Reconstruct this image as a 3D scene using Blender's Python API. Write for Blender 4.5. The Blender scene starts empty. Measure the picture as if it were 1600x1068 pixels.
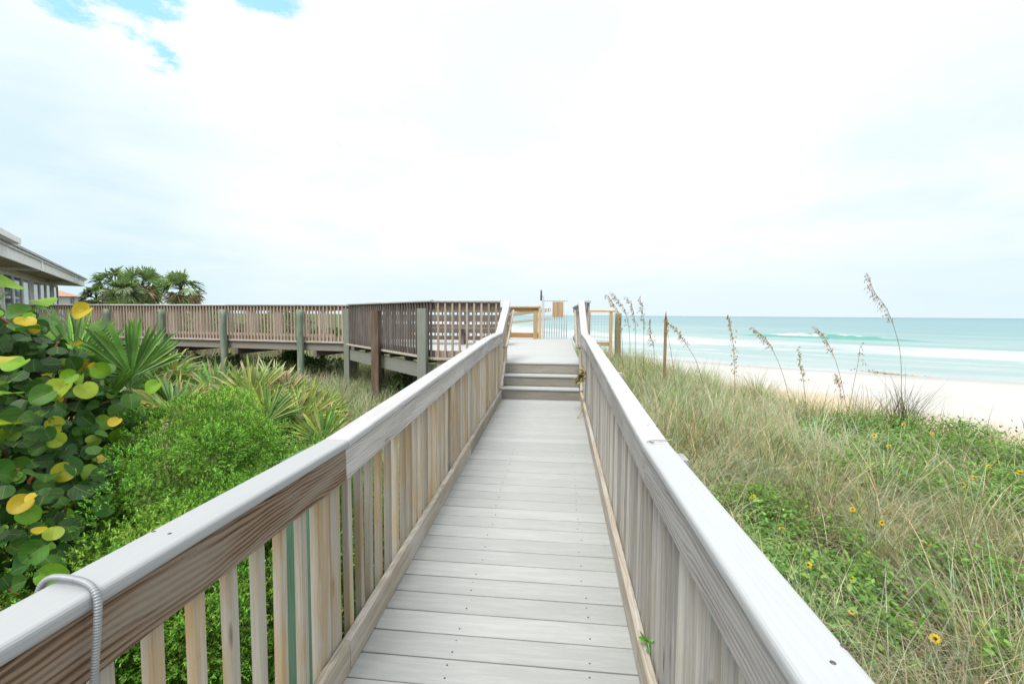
import bpy, math, random
import numpy as np
from mathutils import Vector, Matrix

rng = np.random.default_rng(7)
random.seed(7)
S = bpy.context.scene
C = S.collection
PI = math.pi
V3 = lambda *a: np.array(a, float)

# ------------------------------------------------------------------ camera
F = 700.0; CX, CY = 800.0, 534.0; EYE = 1.52

def _basis():
    d = V3((872-CX)/F, (492.3-CY)/F, 1); d /= np.linalg.norm(d)
    h = V3(872+500-CX, 492.3+500*.0065-CY, F); h /= np.linalg.norm(h)
    up = np.cross(h, d); up /= np.linalg.norm(up)
    if up[1] > 0: up = -up
    x = np.cross(d, up); x /= np.linalg.norm(x)
    if x[0] < 0: x = -x
    return np.array([x, d, up])
R = _basis()
cam_data = bpy.data.cameras.new('camera'); cam = bpy.data.objects.new('camera', cam_data); C.objects.link(cam)
M4 = Matrix.Identity(4)
for i in range(3):
    M4[i][0] = R[i, 0]; M4[i][1] = -R[i, 1]; M4[i][2] = -R[i, 2]
M4[2][3] = EYE
cam.matrix_world = M4
cam_data.sensor_width = 36; cam_data.lens = 36*F/1600
cam_data.clip_start = .05; cam_data.clip_end = 60000
S.camera = cam

# measuring helpers: sight line of a point measured on the photograph
def ray(px, py): return R @ V3((px-CX)/F, (py-CY)/F, 1)
def at(px, py, depth): return V3(0, 0, EYE) + ray(px, py)*depth     # depth along the optical axis

# ------------------------------------------------------------------ terrain
def sstep(a, b, x):
    t = np.clip((x-a)/(b-a), 0, 1); return t*t*(3-2*t)
def vnoise(x, y, seed=0):
    x = np.asarray(x, float); y = np.asarray(y, float)
    xi = np.floor(x).astype(np.int64); yi = np.floor(y).astype(np.int64)
    fx = x-xi; fy = y-yi; fx = fx*fx*(3-2*fx); fy = fy*fy*(3-2*fy)
    def h(a, b):
        n = (a*374761393 + b*668265263 + seed*1442695041) & 0xffffffff
        n = ((n ^ (n >> 13))*1274126177) & 0xffffffff
        return ((n ^ (n >> 16)) & 0xffff)/65535.0
    return (h(xi, yi)*(1-fx)+h(xi+1, yi)*fx)*(1-fy)+(h(xi, yi+1)*(1-fx)+h(xi+1, yi+1)*fx)*fy
def fbm(x, y, seed=0, o=3):
    s = 0; a = .5
    for k in range(o):
        s = s+a*vnoise(np.asarray(x)*2**k, np.asarray(y)*2**k, seed+k); a *= .5
    return s/(1-.5**o)
EY = [-60, 0, 3, 6.9, 9.3, 12.5, 16, 22, 40, 120]
EX = [34, 9.2, 8.0, 6.5, 4.7, 3.0, 2.2, .2, -14, -66]
def edge(x, y): return (np.asarray(x)-np.interp(y, EY, EX))*.9+.7*(fbm(np.asarray(y)*.35, np.asarray(x)*0+3.3, 5)-.5)
def bend(l): return 48-76*np.exp(-np.maximum(l, -30)/70)          # the shoreline curves along the bay
def shore(x, y):
    x = np.asarray(x, float); y = np.asarray(y, float)
    return .906*x+.423*y+bend(.906*y-.423*x)
def dune(x, y):
    x = np.asarray(x, float); y = np.asarray(y, float)
    r = -.72+.055*np.clip(y-4.5, 0, 9.5)+.28*(fbm(x*.5, y*.5, 3)-.5)
    l = -1.0+.045*np.clip(y, 0, 14)+.2*(fbm(x*.45, y*.45, 4)-.5)
    t = sstep(-1.2, .6, x)
    return l*(1-t)+r*t
def gz(x, y):
    e = edge(x, y)
    d = dune(x, y)
    b = -2.9-2.1*np.clip((shore(x, y)-14)/44, 0, 3)
    t = sstep(-.3, 6.5, e)
    return d*(1-t)+b*t
def hit(px, py, dz=0.0, dmin=.6, dmax=90):
    r = ray(px, py); d = dmin
    while d < dmax:
        p = V3(0, 0, EYE)+r*d
        if p[2] < gz(p[0], p[1])+dz: return p, d
        d *= 1.01
    return V3(0, 0, EYE)+r*dmax, dmax

# ------------------------------------------------------------------ objects
def empty(name, loc, label, cat, group=None):
    o = bpy.data.objects.new(name, None); C.objects.link(o)
    o.location = tuple(float(v) for v in loc); o.empty_display_size = .1
    return tag(o, label, cat, group)
def tag(o, label, cat, group=None, kind=None):
    if label: o['label'] = label
    if cat: o['category'] = cat
    if group: o['group'] = group
    if kind: o['kind'] = kind
    return o
def copy_part(o, parent, loc=None, tint=None):
    c = o.copy(); C.objects.link(c); c.parent = parent
    if loc is not None: c.location = loc
    return c
def copy_tree(o, parent=None):
    c = o.copy(); C.objects.link(c); c.parent = parent
    for ch in o.children: copy_tree(ch, c)
    return c

class MB:
    """collects geometry, then links it as ONE mesh object"""
    def __init__(s): s.v = []; s.f = []; s.t = []; s.g = []; s.n = 0; s.sm = []
    def add(s, v, faces, tint=(1, 1, 1), gc=None, smooth=False):
        v = np.asarray(v, float); n = len(v)
        s.v.append(v)
        for f in (faces if isinstance(faces, (list, tuple)) and len(faces) and isinstance(faces[0], np.ndarray) else [np.asarray(faces)]):
            s.f.append(f+s.n); s.sm.append(smooth)
        t = np.asarray(tint, float)
        s.t.append(np.broadcast_to(t, (n, 3)) if t.ndim == 1 else t)
        s.g.append(v.copy() if gc is None else gc)
        s.n += n
    def build(s, name, mat, parent=None, origin=None):
        v = np.concatenate(s.v); t = np.concatenate(s.t); g = np.concatenate(s.g)
        o0 = V3(0, 0, 0)
        if parent is not None:
            p = parent
            while p is not None: o0 = o0+np.array(p.location); p = p.parent
        elif origin is not None: o0 = np.asarray(origin, float)
        if parent is not None and origin is not None: o1 = np.asarray(origin, float)
        else: o1 = o0
        me = bpy.data.meshes.new(name)
        me.vertices.add(len(v)); me.vertices.foreach_set('co', (v-o1).astype(np.float32).ravel())
        loops = np.concatenate([f.ravel() for f in s.f]).astype(np.int32)
        tot = np.concatenate([np.full(len(f), f.shape[1]) for f in s.f]).astype(np.int32)
        smo = np.concatenate([np.full(len(f), b) for f, b in zip(s.f, s.sm)])
        me.loops.add(len(loops)); me.loops.foreach_set('vertex_index', loops)
        me.polygons.add(len(tot))
        me.polygons.foreach_set('loop_start', np.concatenate([[0], np.cumsum(tot)[:-1]]).astype(np.int32))
        me.update(calc_edges=True)
        me.polygons.foreach_set('use_smooth', smo.astype(bool))
        a = me.attributes.new('tint', 'FLOAT_COLOR', 'POINT')
        a.data.foreach_set('color', np.concatenate([t, np.ones((len(t), 1))], 1).astype(np.float32).ravel())
        a = me.attributes.new('gc', 'FLOAT_VECTOR', 'POINT')
        a.data.foreach_set('vector', g.astype(np.float32).ravel())
        me.materials.append(mat); me.validate()
        o = bpy.data.objects.new(name, me); C.objects.link(o)
        if parent is not None:
            o.parent = parent; o.location = tuple(o1-o0)
        else: o.location = tuple(o0)
        return o
    # -- a piece of timber: chamfered bar from p0 to p1; w along side, h along up (centred)
    def board(s, p0, p1, w, h, up=(0, 0, 1), ch=.004, tint=(1, 1, 1), plumb=False, nseg=1, rnd=1):
        p0 = np.asarray(p0, float); p1 = np.asarray(p1, float)
        d = p1-p0; L = np.linalg.norm(d); d /= L
        up = np.asarray(up, float)
        side = np.cross(d, up); side /= np.linalg.norm(side)
        u = up/np.linalg.norm(up) if plumb else np.cross(side, d)
        a, b = w/2, h/2; c = min(ch, a*.8, b*.8)
        if rnd <= 1:
            pr = [(-a+c, -b), (a-c, -b), (a, -b+c), (a, b-c), (a-c, b), (-a+c, b), (-a, b-c), (-a, -b+c)]
        else:
            pr = []
            for cx, cy, a0 in ((a-c, -b+c, -90), (a-c, b-c, 0), (-a+c, b-c, 90), (-a+c, -b+c, 180)):
                for k in range(rnd+1):
                    th = math.radians(a0+90*k/rnd); pr.append((cx+c*math.cos(th), cy+c*math.sin(th)))
        n = len(pr); off = random.random()*50, random.random()*50
        V = []; G = []
        for k in range(nseg+1):
            q = p0+d*L*k/nseg
            for x, y in pr:
                V.append(q+side*x+u*y); G.append((L*k/nseg+off[0], x+off[1], y+off[1]*.37))
        idx = np.arange(n)
        Q = np.concatenate([np.stack([k*n+idx, k*n+(idx+1) % n, (k+1)*n+(idx+1) % n, (k+1)*n+idx], 1) for k in range(nseg)])
        caps = np.array([list(idx[::-1]), list(nseg*n+idx)])
        s.add(V, [Q, caps], tint, np.array(G))
    def box(s, lo, hi, tint=(1, 1, 1), ch=.004):
        lo = np.asarray(lo, float); hi = np.asarray(hi, float); m = (lo+hi)/2; e = hi-lo
        k = int(np.argmax(e))
        p0 = m.copy(); p1 = m.copy(); p0[k] = lo[k]; p1[k] = hi[k]
        if k == 0: s.board(p0, p1, e[1], e[2], (0, 0, 1), ch, tint)
        elif k == 1: s.board(p0, p1, e[0], e[2], (0, 0, 1), ch, tint)
        else: s.board(p0, p1, e[0], e[1], (0, 1, 0), ch, tint)
    def tube(s, pts, r, n=8, tint=(1, 1, 1), caps=True):
        pts = np.asarray(pts, float); m = len(pts)
        r = np.broadcast_to(np.asarray(r, float), (m,))
        T = np.gradient(pts, axis=0); T /= np.linalg.norm(T, axis=1)[:, None]+1e-9
        ref = V3(0, 0, 1) if abs(T[0][2]) < .9 else V3(1, 0, 0)
        Vs = []; G = []; L = 0
        nx = np.cross(ref, T[0]); nx /= np.linalg.norm(nx)
        for i in range(m):
            nx = nx-T[i]*np.dot(nx, T[i]); nx /= np.linalg.norm(nx)+1e-9
            ny = np.cross(T[i], nx)
            if i: L += np.linalg.norm(pts[i]-pts[i-1])
            for k in range(n):
                th = 2*PI*k/n
                Vs.append(pts[i]+r[i]*(nx*math.cos(th)+ny*math.sin(th))); G.append((L, r[i]*math.cos(th), r[i]*math.sin(th)))
        idx = np.arange(n)
        Q = np.concatenate([np.stack([i*n+idx, i*n+(idx+1) % n, (i+1)*n+(idx+1) % n, (i+1)*n+idx], 1) for i in range(m-1)])
        fs = [Q]
        if caps: fs.append(np.array([list(idx[::-1]), list((m-1)*n+idx)]))
        s.add(Vs, fs, tint, np.array(G), smooth=True)
    # -- ribbons: many grass blades at once
    def blades(s, base, az, length, tilt, curl, width, tint, k=4, twist=None):
        N = len(base); ts = np.linspace(0, 1, k+1)
        ang = tilt[:, None]+curl[:, None]*ts[None]**1.3
        seg = (length/k)[:, None]
        hx = np.cumsum(np.concatenate([np.zeros((N, 1)), np.sin(ang[:, :-1])*seg], 1), 1)
        hz = np.cumsum(np.concatenate([np.zeros((N, 1)), np.cos(ang[:, :-1])*seg], 1), 1)
        wob = (rng.random((N, 1))-.5)*.5*length[:, None]*ts[None]**2
        ca, sa = np.cos(az)[:, None], np.sin(az)[:, None]
        P = np.stack([base[:, 0:1]+hx*ca-wob*sa, base[:, 1:2]+hx*sa+wob*ca, base[:, 2:3]+hz], 2)
        rr = rng.random((N, 1))*PI
        sx = np.stack([-sa*np.cos(rr)+ca*np.sin(rr)*.5, ca*np.cos(rr)+sa*np.sin(rr)*.5, .3*np.sin(rr)], 2)
        w = width[:, None]*(1-ts[None]**2)*.5+.0003
        L = P+sx*w[..., None]; Rr = P-sx*w[..., None]
        Vv = np.stack([L, Rr], 2).reshape(-1, 3)
        i = np.arange(N)[:, None]*(2*(k+1))+np.arange(k)[None]*2
        i = i.ravel()
        Q = np.stack([i, i+1, i+3, i+2], 1)
        s.add(Vv, [Q], np.repeat(tint, 2*(k+1), 0), smooth=True)
    # -- many copies of one leaf outline
    def leaves(s, tmpl, faces, pos, X, Y, Z, size, tint):
        N = len(pos); m = len(tmpl)
        t = tmpl[None]*size[:, None, None]
        Vv = pos[:, None]+t[..., 0:1]*X[:, None]+t[..., 1:2]*Y[:, None]+t[..., 2:3]*Z[:, None]
        fs = [(f[None]+(np.arange(N)*m)[:, None, None]).reshape(-1, f.shape[1]) for f in faces]
        s.add(Vv.reshape(-1, 3), fs, np.repeat(tint, m, 0), np.tile(tmpl, (N, 1)), smooth=True)

def nrm(a): return a/(np.linalg.norm(a, axis=-1, keepdims=True)+1e-9)
def frames(d, roll=None, up=V3(0, 0, 1)):
    """leaf frames: Y along d, Z roughly up"""
    d = nrm(d); x = nrm(np.cross(d, up+rng.normal(0, .25, d.shape))); z = np.cross(x, d)
    if roll is not None:
        c, q = np.cos(roll)[:, None], np.sin(roll)[:, None]; x, z = x*c+z*q, z*c-x*q
    return x, d, z

# ------------------------------------------------------------------ materials
class NT:
    def __init__(s, name):
        s.m = bpy.data.materials.new(name); s.m.use_nodes = True; s.t = s.m.node_tree
        s.N = s.t.nodes; s.L = s.t.links
        s.b = s.N['Principled BSDF']; s.out = s.N['Material Output']
    def n(s, typ, **kw):
        o = s.N.new(typ)
        for k, v in kw.items():
            if k.startswith('i_'):
                key = k[2:]; key = int(key) if key.isdigit() else key.replace('_', ' ')
                s.set(o.inputs[key], v)
            else: setattr(o, k, v)
        return o
    def set(s, inp, v):
        if isinstance(v, bpy.types.NodeSocket): s.L.new(v, inp)
        else: inp.default_value = v
    def noise(s, vec, scale, detail=4, rough=.55, dist=0):
        o = s.n('ShaderNodeTexNoise', i_Vector=vec, i_Scale=scale, i_Detail=detail, i_Roughness=rough, i_Distortion=dist)
        return o.outputs['Fac']
    def mapr(s, v, a, b, c=0, d=1, smooth=False):
        o = s.n('ShaderNodeMapRange', i_Value=v)
        if smooth: o.interpolation_type = 'SMOOTHSTEP'
        for k, x in zip((1, 2, 3, 4), (a, b, c, d)): o.inputs[k].default_value = x
        return o.outputs[0]
    def mix(s, f, a, b, mode='MIX'):
        o = s.n('ShaderNodeMix', data_type='RGBA', blend_type=mode)
        s.set(o.inputs[0], f)
        for k, x in ((6, a), (7, b)): s.set(o.inputs[k], (*x, 1) if isinstance(x, tuple) and len(x) == 3 else x)
        return o.outputs[2]
    def math(s, op, a, b=0.0):
        o = s.n('ShaderNodeMath', operation=op); s.set(o.inputs[0], a); s.set(o.inputs[1], b); return o.outputs[0]
    def vmath(s, op, a, b):
        o = s.n('ShaderNodeVectorMath', operation=op); s.set(o.inputs[0], a); s.set(o.inputs[1], b)
        return o.outputs['Value'] if op == 'DOT_PRODUCT' else o.outputs[0]
    def attr(s, name, out='Vector'): return s.n('ShaderNodeAttribute', attribute_name=name).outputs[out]
    def bump(s, h, strength, dist=.002):
        o = s.n('ShaderNodeBump', i_Strength=strength, i_Distance=dist, i_Height=h); s.L.new(o.outputs[0], s.b.inputs['Normal'])
    def fin(s, col, rough=.8, spec=.3):
        s.set(s.b.inputs['Base Color'], (*col, 1) if isinstance(col, tuple) else col)
        s.set(s.b.inputs['Roughness'], rough); s.b.inputs['Specular IOR Level'].default_value = spec
        return s.m

def wood(name, light, dark, stain=None, stain_amt=.0, knot=.5, grain=1.0, rough=.85, spec=.2, wear=None, wear_amt=0, ring=.5, warp_amt=.045, tone=(.80, 1.15)):
    t = NT(name)
    info = t.n('ShaderNodeObjectInfo')
    rnd = info.outputs['Random']
    off = t.n('ShaderNodeCombineXYZ', i_X=t.math('MULTIPLY', rnd, 41.0), i_Y=t.math('MULTIPLY', rnd, 17.0), i_Z=t.math('MULTIPLY', rnd, 7.0))
    g = t.vmath('ADD', t.attr('gc'), off.outputs[0])
    big = t.vmath('MULTIPLY', g, (1.3, 5, 5))
    warp = t.noise(big, 1.6, 2)
    gw = t.vmath('ADD', g, t.n('ShaderNodeCombineXYZ', i_Y=t.math('MULTIPLY', warp, warp_amt), i_Z=t.math('MULTIPLY', warp, warp_amt*.7)).outputs[0])
    fine = t.noise(t.vmath('MULTIPLY', gw, (2.6, 120, 120)), 1.0, 6, .7)
    rings = t.n('ShaderNodeTexWave', wave_type='BANDS', bands_direction='DIAGONAL', i_Vector=t.vmath('MULTIPLY', gw, (.30, 34, 34)), i_Scale=1.3, i_Distortion=4.2, i_Detail=4.0, i_Detail_Roughness=.65).outputs['Fac']
    f = t.math('ADD', t.math('MULTIPLY', fine, 1-ring*.5), t.math('MULTIPLY', rings, ring*.5))
    f = t.mapr(f, .3, .3+.42/max(grain, .1), 0, 1)
    col = t.mix(f, dark, light)
    vo = t.n('ShaderNodeTexVoronoi', i_Vector=t.vmath('MULTIPLY', gw, (2.6, 11, 11)), i_Scale=1.0)
    kn = t.mapr(vo.outputs['Distance'], .05, .17, 1, 0, True)
    gate = t.mapr(t.n('ShaderNodeSeparateColor', i_Color=vo.outputs['Color']).outputs[0], .55, .6)
    kf = t.math('MULTIPLY', t.math('MULTIPLY', kn, gate), knot)
    col = t.mix(kf, col, (dark[0]*.35, dark[1]*.3, dark[2]*.28))
    if stain:
        sn = t.mapr(t.noise(t.vmath('MULTIPLY', g, (1.1, 9, 9)), 1.7, 4), .42, .66, 0, stain_amt, True)
        col = t.mix(sn, col, stain)
    if wear:
        wn = t.mapr(t.noise(t.vmath('MULTIPLY', g, (1.5, 16, 16)), 2.2, 6, .7), .45, .62, 0, wear_amt, True)
        col = t.mix(wn, col, wear)
    br = t.mapr(rnd, 0, 1, *tone)
    col = t.mix(1.0, col, t.n('ShaderNodeCombineColor', i_Red=br, i_Green=br, i_Blue=br).outputs[0], 'MULTIPLY')
    col = t.mix(1.0, col, t.attr('tint', 'Color'), 'MULTIPLY')
    t.bump(t.math('SUBTRACT', f, t.math('MULTIPLY', kf, .6)), .35, .0025)
    return t.fin(col, rough, spec)

def leafmat(name, trans=.3, rough=.5, spec=.35, veins=False, var=.25):
    t = NT(name)
    info = t.n('ShaderNodeNewGeometry')
    col = t.attr('tint', 'Color')
    n = t.mapr(t.noise(info.outputs['Position'], 9.0, 3), .3, .7, 1-var, 1+var)
    col = t.mix(1.0, col, t.n('ShaderNodeCombineColor', i_Red=n, i_Green=n, i_Blue=n).outputs[0], 'MULTIPLY')
    if veins:
        g = t.attr('gc'); sx = t.n('ShaderNodeSeparateXYZ', i_Vector=g)
        ax = t.math('ABSOLUTE', sx.outputs[0])
        mid = t.mapr(ax, .012, .035, 1, 0)
        w = t.math('SUBTRACT', sx.outputs[1], t.math('MULTIPLY', ax, .75))
        fr = t.math('ABSOLUTE', t.math('SUBTRACT', t.math('FRACT', t.math('MULTIPLY', w, 5.0)), .5))
        side = t.mapr(fr, .02, .07, .55, 0)
        vf = t.math('MULTIPLY', t.math('MAXIMUM', mid, side), .55)
        col = t.mix(vf, col, t.mix(.6, col, (.30, .30, .08)))
        t.bump(t.math('SUBTRACT', 1.0, vf), .3, .01)
    t.fin(col, rough, spec)
    tr = t.n('ShaderNodeBsdfTranslucent', i_Color=t.mix(1.0, col, (1.25, 1.3, .6), 'MULTIPLY'))
    mx = t.n('ShaderNodeMixShader', i_0=trans)
    t.L.new(t.b.outputs[0], mx.inputs[1]); t.L.new(tr.outputs[0], mx.inputs[2]); t.L.new(mx.outputs[0], t.out.inputs[0])
    return t.m

def plain(name, col, rough=.6, spec=.4, metal=0, nscale=6, var=.15, bump=0):
    t = NT(name)
    p = t.n('ShaderNodeTexCoord').outputs['Object']
    n = t.noise(p, nscale, 5, .6)
    c = t.mix(t.mapr(n, .3, .7), tuple(x*(1-var) for x in col), tuple(min(1, x*(1+var)) for x in col))
    c = t.mix(1.0, c, t.attr('tint', 'Color'), 'MULTIPLY')
    t.b.inputs['Metallic'].default_value = metal
    if bump: t.bump(t.noise(p, nscale*8, 4), bump, .003)
    return t.fin(c, rough, spec)

W_grey = wood('weathered_grey_wood', (.40, .385, .36), (.20, .185, .165), stain=(.33, .25, .16), stain_amt=.45, knot=.8)
W_bal = wood('baluster_wood', (.50, .48, .43), (.33, .30, .25), stain=(.40, .275, .13), stain_amt=.8, knot=1.0, grain=.9, ring=.2, warp_amt=.012, tone=(.72, 1.15))
W_balr = wood('silvered_baluster_wood', (.50, .495, .475), (.31, .30, .28), stain=(.36, .30, .22), stain_amt=.45, knot=1.0, grain=1.0, ring=.2, warp_amt=.012, tone=(.66, 1.2))
W_brown = wood('brown_rail_wood', (.27, .195, .135), (.085, .05, .03), stain=(.30, .265, .215), stain_amt=.65, knot=.7, grain=1.25, ring=.75)
W_rail = wood('grey_rail_wood', (.46, .445, .43), (.27, .25, .235), stain=(.50, .495, .49), stain_amt=.6, knot=.5, grain=1.1, ring=.6)
W_kick = wood('kick_board_wood', (.47, .435, .37), (.22, .18, .13), stain=(.44, .43, .41), stain_amt=.7, knot=.5, grain=.9, ring=.3)
W_cap = wood('painted_cap_wood', (.425, .44, .45), (.375, .392, .403), knot=.0, grain=.5, rough=.55, spec=.35, ring=.2)
W_capworn = wood('worn_cap_wood', (.45, .458, .463), (.385, .39, .393), knot=.2, grain=.9, rough=.7, spec=.25, wear=(.33, .32, .31), wear_amt=.5)
W_deck = wood('painted_deck_wood', (.425, .445, .435), (.385, .40, .392), knot=.06, grain=.5, rough=.6, spec=.3, wear=(.47, .485, .475), wear_amt=.55, ring=.15)
W_step = wood('step_wood', (.37, .355, .325), (.20, .19, .17), stain=(.22, .2, .15), stain_amt=.5, knot=.6)
W_far = wood('old_brown_baluster_wood', (.50, .42, .335), (.29, .22, .17), stain=(.42, .37, .32), stain_amt=.7, knot=.3, grain=.8)
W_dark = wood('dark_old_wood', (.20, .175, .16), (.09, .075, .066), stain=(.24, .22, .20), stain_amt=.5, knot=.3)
W_gold = wood('new_golden_wood', (.50, .36, .18), (.32, .20, .085), stain=(.45, .36, .24), stain_amt=.5, knot=.4)
W_green = wood('green_treated_wood', (.18, .245, .18), (.10, .145, .105), stain=(.30, .30, .25), stain_amt=.6, knot=.3)
W_teal = wood('fresh_green_wood', (.075, .16, .105), (.045, .10, .066), stain=(.12, .18, .13), stain_amt=.4, knot=.4)
W_greygreen = wood('grey_green_timber', (.32, .325, .295), (.17, .175, .155), stain=(.20, .25, .20), stain_amt=.6, knot=.4)
W_piling = wood('brown_piling_wood', (.17, .12, .085), (.085, .056, .04), stain=(.22, .18, .14), stain_amt=.5, knot=.3)
W_stake = wood('stake_wood', (.34, .24, .14), (.16, .10, .06), knot=.3)
M_screw = plain('screw_metal', (.10, .09, .08), .6, .4, .3)
M_steel = plain('galvanised_conduit', (.27, .285, .30), .5, .5, .35, 40, .1)
M_alu = plain('pale_gate_metal', (.50, .54, .55), .5, .5, .2, 20, .08)
M_black = plain('dark_metal', (.03, .03, .035), .5, .4)
M_grass = leafmat('grass_blade', .25, .6, .2, var=.3)
M_leaf = leafmat('leaf', .3, .5, .35, var=.25)
M_grape = leafmat('sea_grape_leaf', .28, .5, .28, veins=True, var=.3)
M_palm = leafmat('palm_leaf', .22, .45, .4, var=.3)
M_stem = plain('stem_bark', (.16, .10, .06), .9, .1, 0, 20, .4)
M_oat = leafmat('sea_oat_straw', .2, .8, .1, var=.3)
M_flower = leafmat('yellow_petal', .25, .6, .2, var=.08)
M_disc = plain('flower_disc', (.06, .03, .012), .9, .1)
M_trunk = plain('palm_trunk_bark', (.17, .13, .10), .95, .1, 0, 9, .5, .6)
M_white = plain('white_painted_wood', (.76, .77, .76), .6, .3, 0, 3, .1)
M_siding = plain('house_wall_paint', (.70, .66, .56), .8, .2, 0, 2, .12)
M_soffit = plain('soffit_board', (.52, .47, .36), .9, .1, 0, 3, .15)
M_roof = plain('grey_roof_shingle', (.46, .47, .48), .8, .2, 0, 15, .15)
M_tile = plain('terracotta_roof', (.42, .22, .15), .85, .2, 0, 3, .2)
M_stucco = plain('white_stucco', (.55, .57, .58), .85, .2, 0, .6, .06)
M_glass = plain('window_glass', (.20, .25, .27), .08, .6, 0, 2, .3)
M_mesh = plain('wire_mesh', (.35, .36, .35), .5, .5, .5)
M_wrack = plain('seaweed_wrack', (.10, .065, .035), .95, .1, 0, 3, .4)
M_drift = plain('bleached_driftwood', (.34, .32, .30), .9, .1, 0, 20, .3)

# ------------------------------------------------------------------ sky, sun
W = bpy.data.worlds.new('World'); S.world = W; W.use_nodes = True
nt = W.node_tree; wn, wl = nt.nodes, nt.links
class WT(NT):
    def __init__(s): s.t = nt; s.N = wn; s.L = wl
w = WT()
SUN_EL, SUN_AZ = math.radians(58), math.radians(202)          # azimuth clockwise from +Y
sky = w.n('ShaderNodeTexSky', sky_type='NISHITA', sun_disc=False, sun_elevation=SUN_EL, sun_rotation=SUN_AZ)
sky.air_density = 1.0; sky.dust_density = 1.0; sky.ozone_density = 2.0
d = w.n('ShaderNodeTexCoord').outputs['Generated']
sep = w.n('ShaderNodeSeparateXYZ', i_Vector=d); dz = sep.outputs[2]
# clouds are laid on a flat layer: direction / height
hz = w.math('MAXIMUM', dz, .03)
inv = w.math('DIVIDE', 1.0, w.math('ADD', hz, .12))
flat = w.vmath('MULTIPLY', d, w.n('ShaderNodeCombineXYZ', i_X=inv, i_Y=inv, i_Z=0.0).outputs[0])
n1 = w.noise(flat, 1.1, 8, .56, .4)
n2 = w.noise(w.vmath('ADD', flat, (5.3, 1.7, .4)), .45, 4, .5)
def lobe(px, py, r0, r1):
    v = ray(px, py); v = v/np.linalg.norm(v)
    return w.mapr(w.vmath('DOT_PRODUCT', d, tuple(v)), math.cos(math.radians(r0)), math.cos(math.radians(r1)), 1, 0, True)
white = w.mix(w.mapr(dz, .02, .22, 0, 1, True), (3.45, 3.85, 4.02), (4.3, 4.36, 4.38))
white = w.mix(w.mapr(dz, .5, .9, 0, 1, True), white, (7.6, 7.7, 7.8))
thin = w.mapr(w.math('ADD', w.math('MULTIPLY', n1, .5), w.math('MULTIPLY', n2, .6)), .46, .66, 0, 1, True)
soft = w.mix(w.math('MULTIPLY', thin, .6), white, (3.2, 3.68, 3.9))
lo = w.mix(w.mapr(dz, .0, .12, .75, 0, True), soft, (3.1, 3.65, 3.88))
pal = w.mix(w.math('MULTIPLY', w.math('MAXIMUM', w.math('MULTIPLY', lobe(20, 350, 1, 22), .75), w.math('MULTIPLY', lobe(1600, 190, 2, 20), .45)), w.mapr(n1, .3, .6, .6, 1)), lo, (2.45, 3.3, 3.7))
hole = w.mapr(w.math('ADD', w.noise(flat, 4.5, 8, .62), w.math('MULTIPLY', w.math('MAXIMUM', lobe(150, -62, 1, 8.5), lobe(410, -34, .5, 5)), .30)), .66, .80, 0, 1, True)
hole = w.math('MAXIMUM', hole, w.math('MULTIPLY', lobe(254, 90, .5, 1.9), w.mapr(w.noise(flat, 14, 6, .62), .42, .60, 0, 1, True)))
blue = w.mix(.8, sky.outputs[0], (1.4, 3.5, 4.1))
colr = w.mix(w.math('MULTIPLY', hole, .85), pal, blue)
bg = wn['Background']; bg.inputs['Strength'].default_value = .1
wl.new(colr, bg.inputs['Color'])
sd = bpy.data.lights.new('sun', 'SUN'); sun = bpy.data.objects.new('sun', sd); C.objects.link(sun)
sd.energy = 1.35; sd.angle = math.radians(26); sd.color = (1, .96, .9)
sv = Vector((math.sin(SUN_AZ)*math.cos(SUN_EL), math.cos(SUN_AZ)*math.cos(SUN_EL), math.sin(SUN_EL)))
sun.rotation_euler = sv.to_track_quat('Z', 'Y').to_euler(); sun.location = (0, 0, 20)
S.view_settings.view_transform = 'Standard'; S.view_settings.look = 'None'
S.view_settings.exposure = 1.38; S.view_settings.gamma = 1.0

# ------------------------------------------------------------------ ground, sea
def axis_pts(lo, hi, step, far_lo, far_hi, g=1.16):
    a = list(np.arange(lo, hi+1e-6, step)); s = step; x = hi
    while x < far_hi: s *= g; x += s; a.append(x)
    s = step; x = lo; pre = []
    while x > far_lo: s *= g; x -= s; pre.append(x)
    return np.array(pre[::-1]+a)
def grid(xs, ys, zf):
    X, Y = np.meshgrid(xs, ys, indexing='ij'); Z = zf(X, Y)
    ni, nj = X.shape; i, j = np.meshgrid(np.arange(ni-1), np.arange(nj-1), indexing='ij')
    k = (i*nj+j).ravel()
    return np.stack([X, Y, Z], 2).reshape(-1, 3), np.stack([k, k+nj, k+nj+1, k+1], 1)
EY[-1:] = [120, 1200, 20000]; EX[-1:] = [-46, -550, -9330]
xs = axis_pts(-9, 14, .16, -4000, 3000); ys = axis_pts(-3, 24, .2, -200, 6000)
gv, gf = grid(xs, ys, gz)
t = NT('sand_and_dune_soil')
pos = t.n('ShaderNodeNewGeometry').outputs['Position']
sp = t.n('ShaderNodeSeparateXYZ', i_Vector=pos)
sco = t.math('ADD', t.math('MULTIPLY', sp.outputs[0], .906), t.math('MULTIPLY', sp.outputs[1], .423))
nz = t.noise(t.vmath('MULTIPLY', pos, (.12, .12, .3)), 1.0, 5)
sj = t.math('ADD', sco, t.math('MULTIPLY', t.math('SUBTRACT', nz, .5), 14.0))
tan = t.mix(t.noise(pos, 1.5, 6, .7), (.43, .33, .215), (.49, .40, .285))
pale = t.mix(t.mapr(t.math('ADD', t.math('MULTIPLY', t.noise(pos, .25, 5), .5), t.math('MULTIPLY', t.noise(t.vmath('MULTIPLY', pos, (.5, .9, 1)), 1.6, 6, .7), .5)), .35, .62), (.425, .412, .39), (.475, .468, .455))
shl = t.math('SUBTRACT', t.math('MULTIPLY', sp.outputs[1], .906), t.math('MULTIPLY', sp.outputs[0], .423))
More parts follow.
